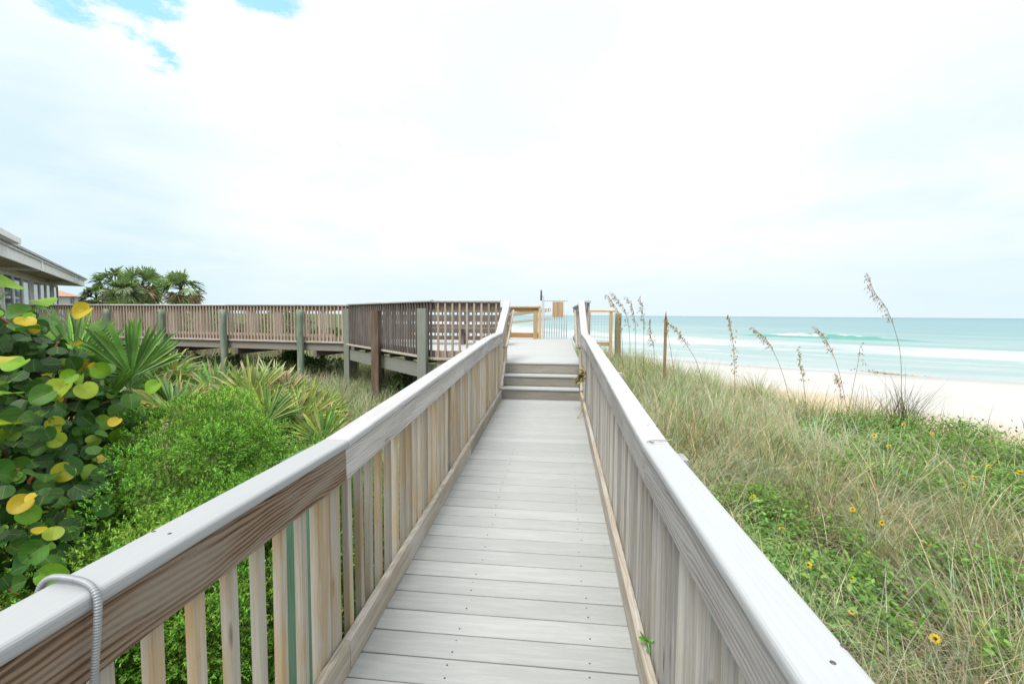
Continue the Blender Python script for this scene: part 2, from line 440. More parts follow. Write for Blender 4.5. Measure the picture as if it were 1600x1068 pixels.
sj = t.math('ADD', sj, t.math('SUBTRACT', 48.0, t.math('MULTIPLY', 76.0, t.math('EXPONENT', t.math('MULTIPLY', t.math('MAXIMUM', shl, -30.0), -1/70)))))
beach = t.mix(t.mapr(t.math('ADD', sco, t.math('MULTIPLY', t.math('SUBTRACT', nz, .5), 7.0)), 22, 28, 0, 1, True), tan, pale)
wet = t.mix(t.mapr(sj, 47, 57, 0, 1, True), beach, (.36, .36, .35))
# up on the dune the ground is humus and dead straw between the plants
zz = t.mapr(sp.outputs[2], -1.9, -1.05, 0, 1, True)
soil = t.mix(t.noise(pos, 7, 5, .7), (.035, .032, .016), (.11, .09, .05))
shx = t.math('ADD', sp.outputs[0], t.math('MULTIPLY', sp.outputs[1], .55))
farland = t.mix(t.noise(pos, .15, 4), (.06, .10, .035), (.12, .14, .07))
soil = t.mix(t.mapr(sp.outputs[1], 25, 60, 0, 1), soil, farland)
t.bump(t.noise(pos, 9, 6, .7), .5, .03)
g_mat = t.fin(t.mix(zz, wet, soil), .95, .1)
m = MB(); m.add(gv, [gf], smooth=True); ground = m.build('dune_ground', g_mat); ground['kind'] = 'structure'

SEA = -5.0
sa = np.concatenate([np.arange(0, 240, 1.0), 240*1.09**np.arange(0, 56)])
la = axis_pts(-260, 420, 3.5, -40000, 40000, 1.25)
def sea_z(s, l):
    s = s+bend(l)
    near = sstep(45, 60, s)*(1-sstep(230, 600, s))
    z = .10*np.sin(s*.42+2.2*fbm(l*.02, s*.02, 9)*6)*near+.12*(fbm(s*.22, l*.07, 12)-.5)*near*2
    c = 150+6*(fbm(l*.03, l*0, 21)-.5)*2
    amp = 1.9*np.exp(-((l-90)/19)**2)+.5*np.exp(-((l-50)/14)**2)+.45*np.exp(-((l-10)/30)**2)
    u = (s-c); z = z+amp*np.where(u < 0, np.exp(-(u/2.6)**2), np.exp(-(u/7)**2))
    return SEA+z-.12*(1-sstep(52, 70, s))
Sg, Lg = np.meshgrid(sa, la, indexing='ij')
Zg = sea_z(Sg, Lg)
sv_ = np.stack([Sg*.906-Lg*.423, Sg*.423+Lg*.906, Zg], 2).reshape(-1, 3)
ni, nj = Sg.shape; i, j = np.meshgrid(np.arange(ni-1), np.arange(nj-1), indexing='ij'); k = (i*nj+j).ravel()
sf = np.stack([k, k+nj, k+nj+1, k+1], 1)
t = NT('sea_water')
pos = t.n('ShaderNodeNewGeometry').outputs['Position']; sp = t.n('ShaderNodeSeparateXYZ', i_Vector=pos)
s_ = t.math('ADD', t.math('MULTIPLY', sp.outputs[0], .906), t.math('MULTIPLY', sp.outputs[1], .423))
l_ = t.math('SUBTRACT', t.math('MULTIPLY', sp.outputs[1], .906), t.math('MULTIPLY', sp.outputs[0], .423))
sl = t.n('ShaderNodeCombineXYZ', i_X=s_, i_Y=l_).outputs[0]
s_ = t.math('ADD', s_, t.math('SUBTRACT', 48.0, t.math('MULTIPLY', 76.0, t.math('EXPONENT', t.math('MULTIPLY', t.math('MAXIMUM', l_, -30.0), -1/70)))))
sl = t.n('ShaderNodeCombineXYZ', i_X=s_, i_Y=l_).outputs[0]
def nz(ss, ll, sc=1.0, det=5, r=.6): return t.noise(t.vmath('MULTIPLY', sl, (ss, ll, 1)), sc, det, r)
wob = t.math('MULTIPLY', t.math('SUBTRACT', nz(.012, .03), .5), 26.0)
sw = t.math('ADD', s_, wob)
def band(a, b, c, dd): return t.math('MULTIPLY', t.mapr(sw, a, b, 0, 1, True), t.mapr(sw, c, dd, 1, 0, True))
col = t.mix(t.mapr(sw, 60, 100, 0, 1), (.36, .42, .405), (.26, .355, .35))
col = t.mix(t.mapr(sw, 130, 330, 0, 1), col, (.155, .275, .30))
col = t.mix(t.mapr(s_, 400, 3500, 0, 1), col, (.095, .195, .26))
col = t.mix(t.math('MULTIPLY', t.mapr(nz(.05, .012, 1.0, 6), .42, .6), .35), col, (.065, .20, .23))
rip = t.mapr(nz(.35, .06, 1.0, 4), .38, .62, 0, 1)
col = t.mix(t.math('MULTIPLY', rip, .3), col, (.25, .37, .37))
fo = t.math('MULTIPLY', band(90, 101, 124, 140), t.mapr(nz(.10, .035, 1.0, 8, .7), .36, .54))
fo2 = t.math('MULTIPLY', band(74, 78, 82, 88), t.mapr(nz(.14, .022, 1.0, 6, .65), .52, .60))
fo3 = t.math('MULTIPLY', t.mapr(sw, 54, 70, 1, 0, True), t.mapr(nz(.25, .06, 1.0, 7, .68), .36, .56))
fo4 = t.math('MULTIPLY', band(175, 181, 183, 190), t.mapr(nz(.12, .012, 1.0, 5, .6), .54, .62))
cap_ = t.math('MULTIPLY', t.mapr(sp.outputs[2], SEA+.95, SEA+1.25), t.mapr(nz(.3, .12, 1.0, 5), .47, .56))
foam = t.math('MAXIMUM', t.math('MAXIMUM', fo, fo2), t.math('MAXIMUM', t.math('MAXIMUM', fo3, fo4), cap_))
foam = t.math('MINIMUM', foam, 1.0)
crest = t.mapr(sp.outputs[2], SEA+.3, SEA+.8)
col = t.mix(t.math('MULTIPLY', crest, .85), col, (.055, .25, .21))
col = t.mix(foam, col, (.46, .475, .48))
t.bump(t.math('ADD', nz(.9, .35, 1.0, 5), t.math('MULTIPLY', nz(.12, .05), 2.0)), .6, .35)
sea_mat = t.fin(col, .42, .22)
m = MB(); m.add(sv_, [sf], smooth=True); sea = m.build('sea', sea_mat); sea['kind'] = 'structure'

# ------------------------------------------------------------------ boardwalk
DL, DR = -.87, .365
ZL = .73
def zr(y): return 0 if y < 1.85 else .0392*(y-1.85)
def zc(y): return float(np.interp(y, [-2, 1.85, 5.75, 6.93, 8.05], [1.0, 1.0, 1.222, 1.245, 1.78]))
ramp = empty('boardwalk_ramp', (-.25, 1.85, 0), 'long pale grey painted plank ramp leading straight up to the three steps', 'boardwalk')
m = MB(); ms = MB()
y0 = 1.862-.1435*18
n = 0
y = y0
while y < 6.9:
    yc = y+.07; z = zr(yc)-.0125
    tt = 1+random.uniform(-.075, .06)
    sl_ = .0392 if yc > 1.85 else 0
    m.board((DL+random.uniform(-.006, .004), yc, z+random.uniform(-.0012, .0012)), (DR, yc, z+random.uniform(-.0012, .0012)),   .1365, .025, (0, -sl_, 1), .003, (tt, tt, tt*.995))
    if y > .9 and y < 4.6:
        for sx in (-.45, .16):
            for dy in (-.035, .035):
                q = (sx+random.uniform(-.012, .012), yc+dy, z+.0128)
                ms.tube([(q[0], q[1], q[2]-.004), (q[0], q[1], q[2]+.0008)], .0040, 6)
    y += .1435
m.build('deck', W_deck, ramp); ms.build('screw', M_screw, ramp)['kind'] = 'stuff'
m = MB()
for x in (DL+.06, -.25, DR-.06):
    m.board((x, y0, -.12), (x, 1.85, -.12), .04, .18); m.board((x, 1.85, -.12), (x, 6.94, .08), .04, .18)
m.build('joist', W_step, ramp)

steps = empty('wooden_steps', (-.25, 6.95, .2), 'three grey timber steps climbing from the ramp to the upper landing', 'steps')
rz = (ZL-.2)/3
for k in range(3):
    yk = 6.95+.23*k; zk = .2+rz*k
    m = MB(); m.board((DL-.02, yk+.018, zk+rz/2-.018), (DR+.02, yk+.018, zk+rz/2-.018), .035, rz-.04, tint=(.95, .95, .93) if k else (.85, .86, .87)); m.build('riser', W_step, steps)
    if k < 2:
        m = MB()
        for q in (0, 1): m.board((DL-.015, yk+.045+.122*q, zk+rz-.018), (DR+.015, yk+.045+.122*q, zk+rz-.018), .118, .036, ch=.008, tint=(1.05, 1.05, 1.05))
        m.build('tread', W_deck, steps)

def railing(side, label, group='long handrails of the ramp'):
    L = side < 0
    xi = DL+.010 if L else DR-.010                 # inner faces
    sg = -1 if L else 1
    rt = empty('handrail', (xi, 1.75, 0), label, 'handrail', group)
    bal_m = W_bal if L else W_balr
    xb = xi+sg*.058; xk = xi+sg*.019; xr = xi+sg*.025; xcp = xi+sg*.052
    # cap boards
    for (a, b, mt) in ((-1.6, 1.745 if L else 1.85, W_cap), (1.748 if L else 1.853, 5.75, W_capworn), (5.75, 6.94, W_capworn), (6.94, 8.06, W_capworn)):
        m = MB(); m.board((xcp, a, zc(a)-.0185), (xcp, b, zc(b)-.0185), .112, .037, ch=.013, rnd=4, tint=(1, 1, 1)); m.build('cap', mt, rt)
    # rail boards under the cap
    for (a, b, mt) in ((-1.6, 1.743 if L else 1.85, W_brown if L else W_rail), (1.747 if L else 1.853, 4.1, W_rail), (4.103, 5.75, W_rail), (5.752, 6.9, W_rail), (6.9, 8.0, W_rail)):
        m = MB(); m.board((xr, a, zc(a)-.037-.068), (xr, b, zc(b)-.037-.068), .036, .134, ch=.004); m.build('rail_board', mt, rt)
    # kick boards
    for (a, b) in ((-1.6, 1.742 if L else 1.88), (1.746 if L else 1.884, 4.4), (4.403, 6.96)):
        m = MB()
        m.board((xk, a, zr(a)+.07), (xk, b, zr(b)+.07), .037, .138, ch=.005); m.build('kick_board', W_kick, rt)
    m = MB(); m.board((xk, 6.97, .32), (xk, 7.62, .85), .037, .12, ch=.005); m.build('kick_board', W_kick, rt)
    # balusters
    m = MB(); m.board((0, 0, -1.10), (0, 0, 0), .033, .033, (0, 1, 0), .003); first = m.build('baluster', bal_m, rt, origin=(0, 0, 0))
    y = -.28 if L else -.30; used = False
    me0 = first
    while y < 8.0:
        skip = L and 1.60 < y < 1.75
        if not skip:
            o = me0 if not used else copy_part(me0, rt)
            used = True
            o.location = (xb-xi+random.uniform(-.002, .002), y-1.75, zc(y)-.05)
            o.rotation_euler = (random.uniform(-.006, .006), random.uniform(-.004, .004), random.choice((0, PI/2, PI, -PI/2)))
        y += (.118 if L else (.083 if y > 1.2 else .105))+random.uniform(-.004, .004)
    if L:
        for yy in (1.625, 1.712):
            m = MB(); m.board((xb-.002, yy, -.2), (xb-.002, yy, zc(yy)-.045), .04, .082, (0, 1, 0), .004); m.build('post', bal_m, rt)
    for yy in ((3.6, 5.6) if L else (1.85, 3.7, 5.6)):
        m = MB(); m.board((xb+sg*.066, yy, -.9), (xb+sg*.066, yy, zc(yy)-.05), .089, .089, (0, 1, 0), .004); m.build('post', W_rail, rt)
    m = MB()
    for (sx, yy) in (((-.952, .946), (-.906, .941), (-.95, 2.4), (-.90, 2.4)) if L else ((.457, .731), (.419, .692), (.46, 2.1), (.42, 2.1))):
            m.tube([(sx, yy, zc(yy)-.004), (sx, yy, zc(yy)+.0006)], .0045, 8)
    m.build('screw_head', M_screw, rt)['kind'] = 'stuff'
    # round grab rail on the flight of steps
    m = MB(); xg = xi-sg*.055
    m.tube([(xg+sg*.05, 7.05, 1.01), (xg, 7.02, 1.02), (xg, 7.08, 1.05), (xg, 7.95, 1.52), (xg, 8.1, 1.60)], .022, 8)
    m.build('grab_rail', W_kick, rt)
    return rt
railing(-1, 'left handrail of the ramp with brown rail board, beside the green bush')
railing(1, 'right handrail of the ramp with tight grey balusters, beside the dune grass')

pl = empty('timber_post', (-1.035, 1.74, -1), 'green treated post standing just behind the near balusters of the left handrail', 'post')
m = MB(); m.board((-1.035, 1.735, -1.1), (-1.035, 1.735, .93), .13, .16, (0, 1, 0), .006); m.build('shaft', W_teal, pl)

# flexible conduit hanging over the cap
m = MB()
ctl = np.array([(-1.0, .73, .70), (-.998, .733, .9), (-.988, .735, .98), (-.965, .738, 1.009), (-.91, .735, 1.013), (-.868, .728, 1.007), (-.848, .722, .985), (-.842, .715, .94), (-.842, .70, .8), (-.845, .69, .6), (-.85, .68, .35), (-.85, .67, .1)])
def spline(P, n):
    P = np.asarray(P, float); k = len(P); Q = np.vstack([2*P[0]-P[1], P, 2*P[-1]-P[-2]])
    out = []
    for u in np.linspace(0, k-1-1e-6, n):
        i = int(u); f = u-i; a, b, c, d_ = Q[i:i+4]
        out.append(.5*((2*b)+(c-a)*f+(2*a-5*b+4*c-d_)*f*f+(3*b-a-3*c+d_)*f**3))
    return np.array(out)
cp = spline(ctl, 900)
seg = np.concatenate([[0], np.cumsum(np.linalg.norm(np.diff(cp, axis=0), axis=1))])
q = np.arange(0, seg[-1], .0011); cp = np.stack([np.interp(q, seg, cp[:, k]) for k in range(3)], 1)
m.tube(cp, .0062+.0006*np.sin(q/.0052*2*PI), 12)
tag(m.build('flexible_conduit', M_steel, origin=(-.9, .87, 1.0)), 'ribbed silver metal hose looped over the cap of the left handrail', 'hose')

# ------------------------------------------------------------------ upper landing, platform and far walkway
plat = empty('viewing_platform', (-2.5, 10.5, ZL), 'raised timber platform with diagonal front edge at the top of the steps', 'platform')
m = MB(); y = 7.40
def left_x(y):
    if y < 8.0: return -.93
    if y < 11.3: return -2.25-(y-8.0)*.97
    return -5.55
while y < 14.9:
    yc = y+.07
    xl = left_x(yc) if yc < 13.8 else -1.75
    xr_ = DR+.02 if yc < 14.75 else .3
    tt = 1+random.uniform(-.05, .05)
    segs = [(xl, xr_)] if xl > -2 else [(xl, -1.2), (-1.197, xr_)]
    for a, b in segs: m.board((a, yc, ZL-.013), (b, yc, ZL-.013), .1385, .026, ch=.003, tint=(tt, tt, tt))
    y += .1435
m.build('deck', W_deck, plat)
m = MB(); fa, fb = V3(-2.25, 7.98, 0), V3(-5.55, 11.38, 0)
m.board(fa+V3(0, 0, ZL-.02), fb+V3(0, 0, ZL-.02), .06, .045, tint=(1.25, 1.25, 1.25)); m.build('edge_board', W_grey, plat)
m = MB(); off = V3(.06, .05, 0)
m.board(fa+off+V3(0, 0, ZL-.30), fb+off+V3(0, 0, ZL-.30), .06, .28); m.build('rim_joist', W_greygreen, plat)
m = MB()
for k in np.linspace(.12, .92, 6):
    p = fa+(fb-fa)*k+V3(.02, .05, ZL-.095); m.board(p, p+V3(.9, .9, 0), .05, .12)
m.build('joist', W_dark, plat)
m = MB(); m.board((-2.25, 7.975, ZL-.02), (-.97, 7.975, ZL-.02), .05, .045, tint=(1.2, 1.2, 1.2)); m.board((-2.2, 8.03, ZL-.16), (-.97, 8.03, ZL-.16), .05, .22)
m.build('edge_board', W_grey, plat)
for x, yq in ((-4.9, 12.0), (-3.7, 10.9), (-2.2, 9.6), (-1.2, 9.0)):
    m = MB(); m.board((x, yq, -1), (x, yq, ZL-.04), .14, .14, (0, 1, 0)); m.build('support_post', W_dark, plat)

ZT = 1.785
wd = V3(-12.2, 1.9, 0); wd /= np.linalg.norm(wd); wnv = V3(-wd[1], wd[0], 0)*-1      # walkway direction, and away from the camera
if wnv[1] < 0: wnv = -wnv
w0 = V3(-5.62, 12.02, 0)
wk = empty('raised_walkway', tuple(w0), 'long raised timber walkway running left from the platform on green posts', 'walkway')
m = MB(); k = 0
while k*.1435 < 14.2:
    p = w0+wd*(k*.1435)
    tt = 1+random.uniform(-.05, .05)
    m.board(p+wnv*.0+V3(0, 0, ZL-.013), p+wnv*1.55+V3(0, 0, ZL-.013), .1385, .026, ch=.003, tint=(tt, tt, tt)); k += 1
m.build('deck', W_deck, wk)
m = MB(); m.board(w0-wnv*.03+V3(0, 0, ZL-.02), w0+wd*14.2-wnv*.03+V3(0, 0, ZL-.02), .05, .05, tint=(1.3, 1.3, 1.3)); m.build('edge_board', W_grey, wk)
m = MB(); m.board(w0+wnv*.03+V3(0, 0, ZL-.16), w0+wd*14.2+wnv*.03+V3(0, 0, ZL-.16), .05, .22)
m.board(w0+wnv*1.5+V3(0, 0, ZL-.16), w0+wd*14.2+wnv*1.5+V3(0, 0, ZL-.16), .05, .22); m.build('rim_joist', W_grey, wk)
for k in (1.35, 4.15, 6.6, 8.9, 11.4):
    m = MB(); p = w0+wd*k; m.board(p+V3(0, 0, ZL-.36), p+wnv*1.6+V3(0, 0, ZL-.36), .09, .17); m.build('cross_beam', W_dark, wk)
for k in (1.5, 3.55, 6.0, 8.5, 11.2):
    m = MB(); p = w0+wd*(k-.55)+wnv*1.35; m.board(p+V3(0, 0, -1), p+V3(0, 0, ZL-.27), .17, .17, (0, 1, 0)); m.build('support_post', W_dark, wk)

def bay(p0, p1, label, group, zt=ZT, zd=ZL, mat=W_far, capm=W_capworn, sp=.121, inner=1, cap_tint=(1.25, 1.25, 1.25)):
    p0 = V3(*p0, 0); p1 = V3(*p1, 0); d = p1-p0; L = np.linalg.norm(d); d = d/L
    nv = V3(-d[1], d[0], 0)*inner                  # towards the deck
    rt = empty('railing_panel', (p0[0], p0[1], zd), label, 'railing', group)
    up = V3(0, 0, 1)
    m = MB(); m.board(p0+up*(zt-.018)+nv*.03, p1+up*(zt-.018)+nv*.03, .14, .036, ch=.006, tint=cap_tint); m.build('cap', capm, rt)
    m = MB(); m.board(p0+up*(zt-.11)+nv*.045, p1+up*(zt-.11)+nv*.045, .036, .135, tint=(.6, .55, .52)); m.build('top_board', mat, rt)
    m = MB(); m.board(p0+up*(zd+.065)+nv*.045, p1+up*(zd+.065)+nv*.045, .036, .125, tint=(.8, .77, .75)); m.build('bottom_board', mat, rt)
    m = MB(); m.board(V3(0, 0, zd-.03), V3(0, 0, zt-.04), .036, .036, (0, 1, 0), .003)
    first = None; nb = max(2, int(round(L/sp))); ang = math.atan2(d[1], d[0])
    for k in range(nb):
        q = p0+d*((k+.5)*L/nb)
        if first is None:
            first = m.build('baluster', mat, rt, origin=(0, 0, zd)); o = first
        else: o = copy_part(first, rt)
        o.location = tuple(q-V3(p0[0], p0[1], 0)); o.rotation_euler = (0, 0, ang)
    return rt
G_far = 'railing panels of the far walkway'
ks = [0.12, 1.72, 4.45, 6.85, 9.2, 11.6, 14.0]
names = ['nearest the square grey corner post', 'between the first two round green posts', 'second bay from the corner, before the round bush', 'under the right-hand palm tree', 'under the wide palm clump', 'far left, half hidden by the sea grape']
for k in range(6):
    a = w0+wd*ks[k]; b = w0+wd*ks[k+1]
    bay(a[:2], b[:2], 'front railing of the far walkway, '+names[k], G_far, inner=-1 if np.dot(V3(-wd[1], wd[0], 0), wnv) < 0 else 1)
    a2, b2 = a+wnv*1.5, b+wnv*1.5
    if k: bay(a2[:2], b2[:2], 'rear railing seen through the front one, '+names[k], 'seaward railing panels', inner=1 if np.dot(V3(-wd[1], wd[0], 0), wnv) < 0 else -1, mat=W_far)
bay((-3.92, 9.70), (-5.5, 11.33), 'dark railing on the diagonal platform edge between grey corner post and brown post', 'platform railing panels', mat=W_dark, inner=-1)
bay((-2.28, 8.01), (-3.90, 9.68), 'dark railing on the diagonal platform edge between brown post and grey-green post', 'platform railing panels', mat=W_dark, inner=-1)
bay((-1.04, 8.0), (-2.24, 8.0), 'open brown railing facing the ramp beside the top of the steps', 'platform railing panels', mat=W_far, inner=-1, sp=.13)
bay((-5.5, 13.85), (-1.75, 13.85), 'seaward railing along the back of the platform behind the bench', 'platform railing panels', mat=W_dark, inner=-1)
bay((.55, 8.2), (.55, 11.4), 'near half of the landing railing running edge-on from the steps to the gate', 'landing railing panels', mat=W_rail, inner=1)
bay((.55, 11.42), (.55, 14.7), 'far half of the landing railing ending at the metal gate', 'landing railing panels', mat=W_rail, inner=1)

# posts of the platform and far walkway
def post(x, y, w_, mat, zt, label, rnd=False, group='posts of the platform and walkway', tilt=0):
    z0 = float(gz(x, y))-.3
    e = empty('timber_post', (x, y, z0), label, 'post', group)
    m = MB()
    if rnd:
        k = 14; zs = np.linspace(z0, zt, k)
        m.tube([(x+.006*math.sin(z*5), y, z) for z in zs], w_/2, 14)
    else: m.board((x-tilt, y, z0), (x, y, zt), w_, w_, (0, 1, 0), .008, nseg=3)
    m.build('shaft', mat, e); return e
post(-5.68, 11.62, .15, W_greygreen, 1.66, 'square grey post at the corner where walkway meets platform')
post(-4.05, 9.66, .175, W_piling, 1.60, 'dark brown square post in the middle of the diagonal platform edge')
post(-2.46, 7.98, .165, W_greygreen, 1.63, 'grey-green post at the end of the diagonal platform edge, nearest the ramp')
for k, lab in ((1.72, 'round green post on the far walkway, first left of the grey corner post'), (4.45, 'round green post in the far walkway with the leafy palmettos below'), (6.85, 'round green post of the far walkway left of the right-hand palm tree'), (9.2, 'round green post of the far walkway behind the large palmetto fan')):
    p = w0+wd*k-wnv*.15; post(p[0], p[1], .19, W_green, 1.63, lab, True)

# bench on the platform
bn = empty('platform_bench', (-3.0, 11.9, ZL), 'dark slatted timber bench with high back seen through the platform railing', 'bench')
m = MB()
for z0, z1 in ((1.58, 1.72), (1.33, 1.51), (1.02, 1.26)): m.board((-4.9, 12.0, (z0+z1)/2), (-1.25, 12.0, (z0+z1)/2), .036, z1-z0)
m.build('backrest', W_dark, bn)
m = MB()
for q in range(3): m.board((-4.9, 11.6+.14*q-.1, 1.16), (-1.25, 11.6+.14*q-.1, 1.16), .13, .036)
m.build('seat', W_dark, bn)
for x in (-4.7, -3.6, -2.5, -1.4):
    m = MB(); m.board((x, 12.05, ZL), (x, 12.05, 1.74), .09, .05, (0, 1, 0)); m.board((x, 11.6, ZL), (x, 11.6, 1.14), .09, .06, (0, 1, 0)); m.build('leg', W_dark, bn)

# seaward end of the landing: panel, gate, panel
YG = 14.85
lp = empty('end_railing', (-1.1, YG, ZL), 'new golden timber railing frame left of the metal gate', 'railing', 'golden railing frames at the gate')
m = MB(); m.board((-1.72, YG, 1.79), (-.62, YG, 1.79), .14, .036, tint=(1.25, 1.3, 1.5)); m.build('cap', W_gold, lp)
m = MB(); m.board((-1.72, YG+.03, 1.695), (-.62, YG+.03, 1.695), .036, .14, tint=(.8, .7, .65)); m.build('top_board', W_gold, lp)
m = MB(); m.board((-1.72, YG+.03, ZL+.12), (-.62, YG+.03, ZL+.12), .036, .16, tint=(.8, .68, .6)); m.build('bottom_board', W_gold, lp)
for x in (-1.66, -.74): 
    m = MB(); m.board((x, YG+.02, ZL-.1), (x, YG+.02, 1.66), .14, .12, (0, 1, 0), tint=(.8, .85, .85)); m.build('post', W_gold, lp)
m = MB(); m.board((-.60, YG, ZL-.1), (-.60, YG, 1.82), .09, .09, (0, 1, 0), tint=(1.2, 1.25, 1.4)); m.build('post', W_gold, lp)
gt = empty('metal_gate', (-.12, YG, ZL), 'pale grey metal bar gate closing the seaward end of the landing', 'gate')
gx0, gx1, gzb, gzt = -.46, .30, ZL+.03, 2.02
m = MB()
m.box((gx0-.075, YG-.04, ZL-.05), (gx0-.005, YG+.03, 2.16)); m.tube([(gx0-.10, YG, 2.0), (gx0-.10, YG, 2.32)], .03, 8, tint=(.12, .12, .12)); m.tube([(gx0-.10, YG, 2.30), (gx0-.10, YG, 2.37)], [.02, .004], 8, tint=(.12, .12, .12)); m.build('gate_post', M_alu, gt)
m = MB(); m.box((gx0, YG-.02, gzt-.035), (gx1, YG+.02, gzt)); m.box((gx0, YG-.02, gzb), (gx1, YG+.02, gzb+.035)); m.build('gate_frame', M_alu, gt)
m = MB()
for k in range(10): x = gx0+.02+(gx1-gx0-.04)*k/9; m.tube([(x, YG, gzb+.03), (x, YG, gzt-.03)], .013, 6)
m.build('bar', M_alu, gt)
sg_ = empty('gate_sign', (-.05, YG-.05, 1.6), 'small bare wooden board hung on the metal gate, its back showing', 'sign')
m = MB()
for k in range(3): m.board((-.125+.118*k, YG-.045, 1.46), (-.125+.118*k, YG-.045, 1.96), .112, .022, (0, 1, 0), tint=(.9-.1*(k == 1), .85-.08*(k == 1), .85))
m.build('board', W_gold, sg_)
rp = empty('end_railing', (1.2, YG-.6, ZL), 'golden timber frame with wire mesh right of the gate above the dune grass', 'railing', 'golden railing frames at the gate')
YR = 14.2
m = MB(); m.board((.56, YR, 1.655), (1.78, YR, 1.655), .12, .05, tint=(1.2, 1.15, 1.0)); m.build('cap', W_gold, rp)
m = MB(); m.board((.92, YR+.02, 0), (.92, YR+.02, 1.62), .17, .14, (0, 1, 0), tint=(.75, .6, .55)); m.build('post', W_gold, rp)
m = MB(); m.board((1.64, YR, .2), (1.64, YR, 1.63), .09, .09, (0, 1, 0), tint=(1.2, 1.2, 1.25)); m.build('post', W_gold, rp)
m = MB(); m.board((.62, YR+.02, .63), (1.66, YR+.02, .63), .036, .12); m.build('bottom_board', W_gold, rp)
m = MB()
for z in np.arange(.72, 1.62, .1): m.tube([(1.0, YR+.01, z), (1.6, YR+.01, z)], .002, 4)
for x in np.arange(1.05, 1.6, .1): m.tube([(x, YR+.01, .69), (x, YR+.01, 1.63)], .002, 4)
m.build('wire_mesh', M_mesh, rp)
post(1.86, YR, .19, wood('olive_piling_wood', (.26, .23, .13), (.13, .12, .07), stain=(.18, .17, .10), stain_amt=.6, knot=.2), 1.60, 'olive brown round post ending the mesh railing right of the gate', True)
# stairs beyond the gate go down to the beach: only their handrails show
for k, (x, z) in enumerate(((-1.75, 1.75), (-.75, 1.65))):
    pass
bs = empty('beach_stair_handrail', (-2.2, 16.2, .8), 'pale timber handrail sloping down to the beach beyond the landing', 'handrail')
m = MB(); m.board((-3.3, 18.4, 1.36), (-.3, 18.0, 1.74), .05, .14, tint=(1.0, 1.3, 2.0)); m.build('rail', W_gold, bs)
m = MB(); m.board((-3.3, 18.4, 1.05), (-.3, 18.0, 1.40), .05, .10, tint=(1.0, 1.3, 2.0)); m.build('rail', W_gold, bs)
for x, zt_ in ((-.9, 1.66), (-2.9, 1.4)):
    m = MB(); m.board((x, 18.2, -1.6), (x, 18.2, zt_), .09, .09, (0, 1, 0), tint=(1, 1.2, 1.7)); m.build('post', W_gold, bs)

# ------------------------------------------------------------------ leaf outlines
def pairs(*a): return [np.array(f) for f in a]
DELT = np.array([(0, 0, 0), (-.36, .22, .06), (-.27, .62, .05), (0, 1, -.08), (.27, .62, .05), (.36, .22, .06), (0, .5, -.03)], float)
DELT_F = [np.array([(0, 6, 2, 1), (0, 5, 4, 6)]), np.array([(6, 3, 2), (6, 4, 3)])]
NAR = np.array([(0, 0, 0), (-.13, .5, .02), (0, 1, -.03), (.13, .5, .02)], float)
NAR_F = [np.array([(0, 3, 2, 1)])]
_a = np.linspace(0, 2*PI, 18, endpoint=False)-PI/2
_rim = np.stack([.54*np.cos(_a), .5+.5*np.sin(_a), .10*np.cos(_a)**2-.10*np.sin(_a)], 1)
_rim[0] = (0, .07, .02)
_in = np.stack([.27*np.cos(_a), .5+.25*np.sin(_a), .03*np.cos(_a)**2-.03*np.sin(_a)], 1); _in[0] = (0, .27, .0)
RND = np.vstack([_rim, _in, [(0, .5, -.015)]])
_i = np.arange(18)
RND_F = [np.stack([_i, (_i+1) % 18, 18+(_i+1) % 18, 18+_i], 1), np.stack([18+_i, 18+(_i+1) % 18, np.full(18, 36)], 1)]

def pick(cols, n, jit=.18):
    c = np.array(cols)[rng.integers(0, len(cols), n)]
    return np.clip(c*(1+rng.normal(0, jit, (n, 1)))*(1+rng.normal(0, .05, (n, 3))), .005, .9)
GREY_G = [(.34, .39, .24), (.40, .43, .29), (.27, .38, .26), (.44, .44, .31)]
STRAW = [(.50, .42, .28), (.56, .48, .33), (.43, .35, .24), (.36, .27, .19)]
FRESH = [(.19, .31, .075), (.15, .27, .08), (.24, .34, .10)]

# ------------------------------------------------------------------ leafy patches in the dune grass
zones = []
for px, py, r in ((1270, 885, .42), (1325, 935, .40), (1180, 790, .40), (1215, 838, .34), (1290, 850, .3), (1440, 945, .40), (1385, 900, .3), (1340, 668, .8), (1420, 690, .8), (1500, 700, .8),
                  (1570, 690, .8), (1440, 750, .5), (1520, 765, .55), (1590, 740, .6), (1250, 950, .3), (1500, 880, .3), (1400, 665, .7), (1480, 668, .7), (1560, 664, .7), (1330, 720, .45)):
    p, dd = hit(px, py, .38); zones.append((p[0], p[1], r))
zones = np.array(zones)
def zone(x, y):
    return np.max(1-np.sqrt((x[:, None]-zones[:, 0])**2+(y[:, None]-zones[:, 1])**2)/zones[:, 2], 1)

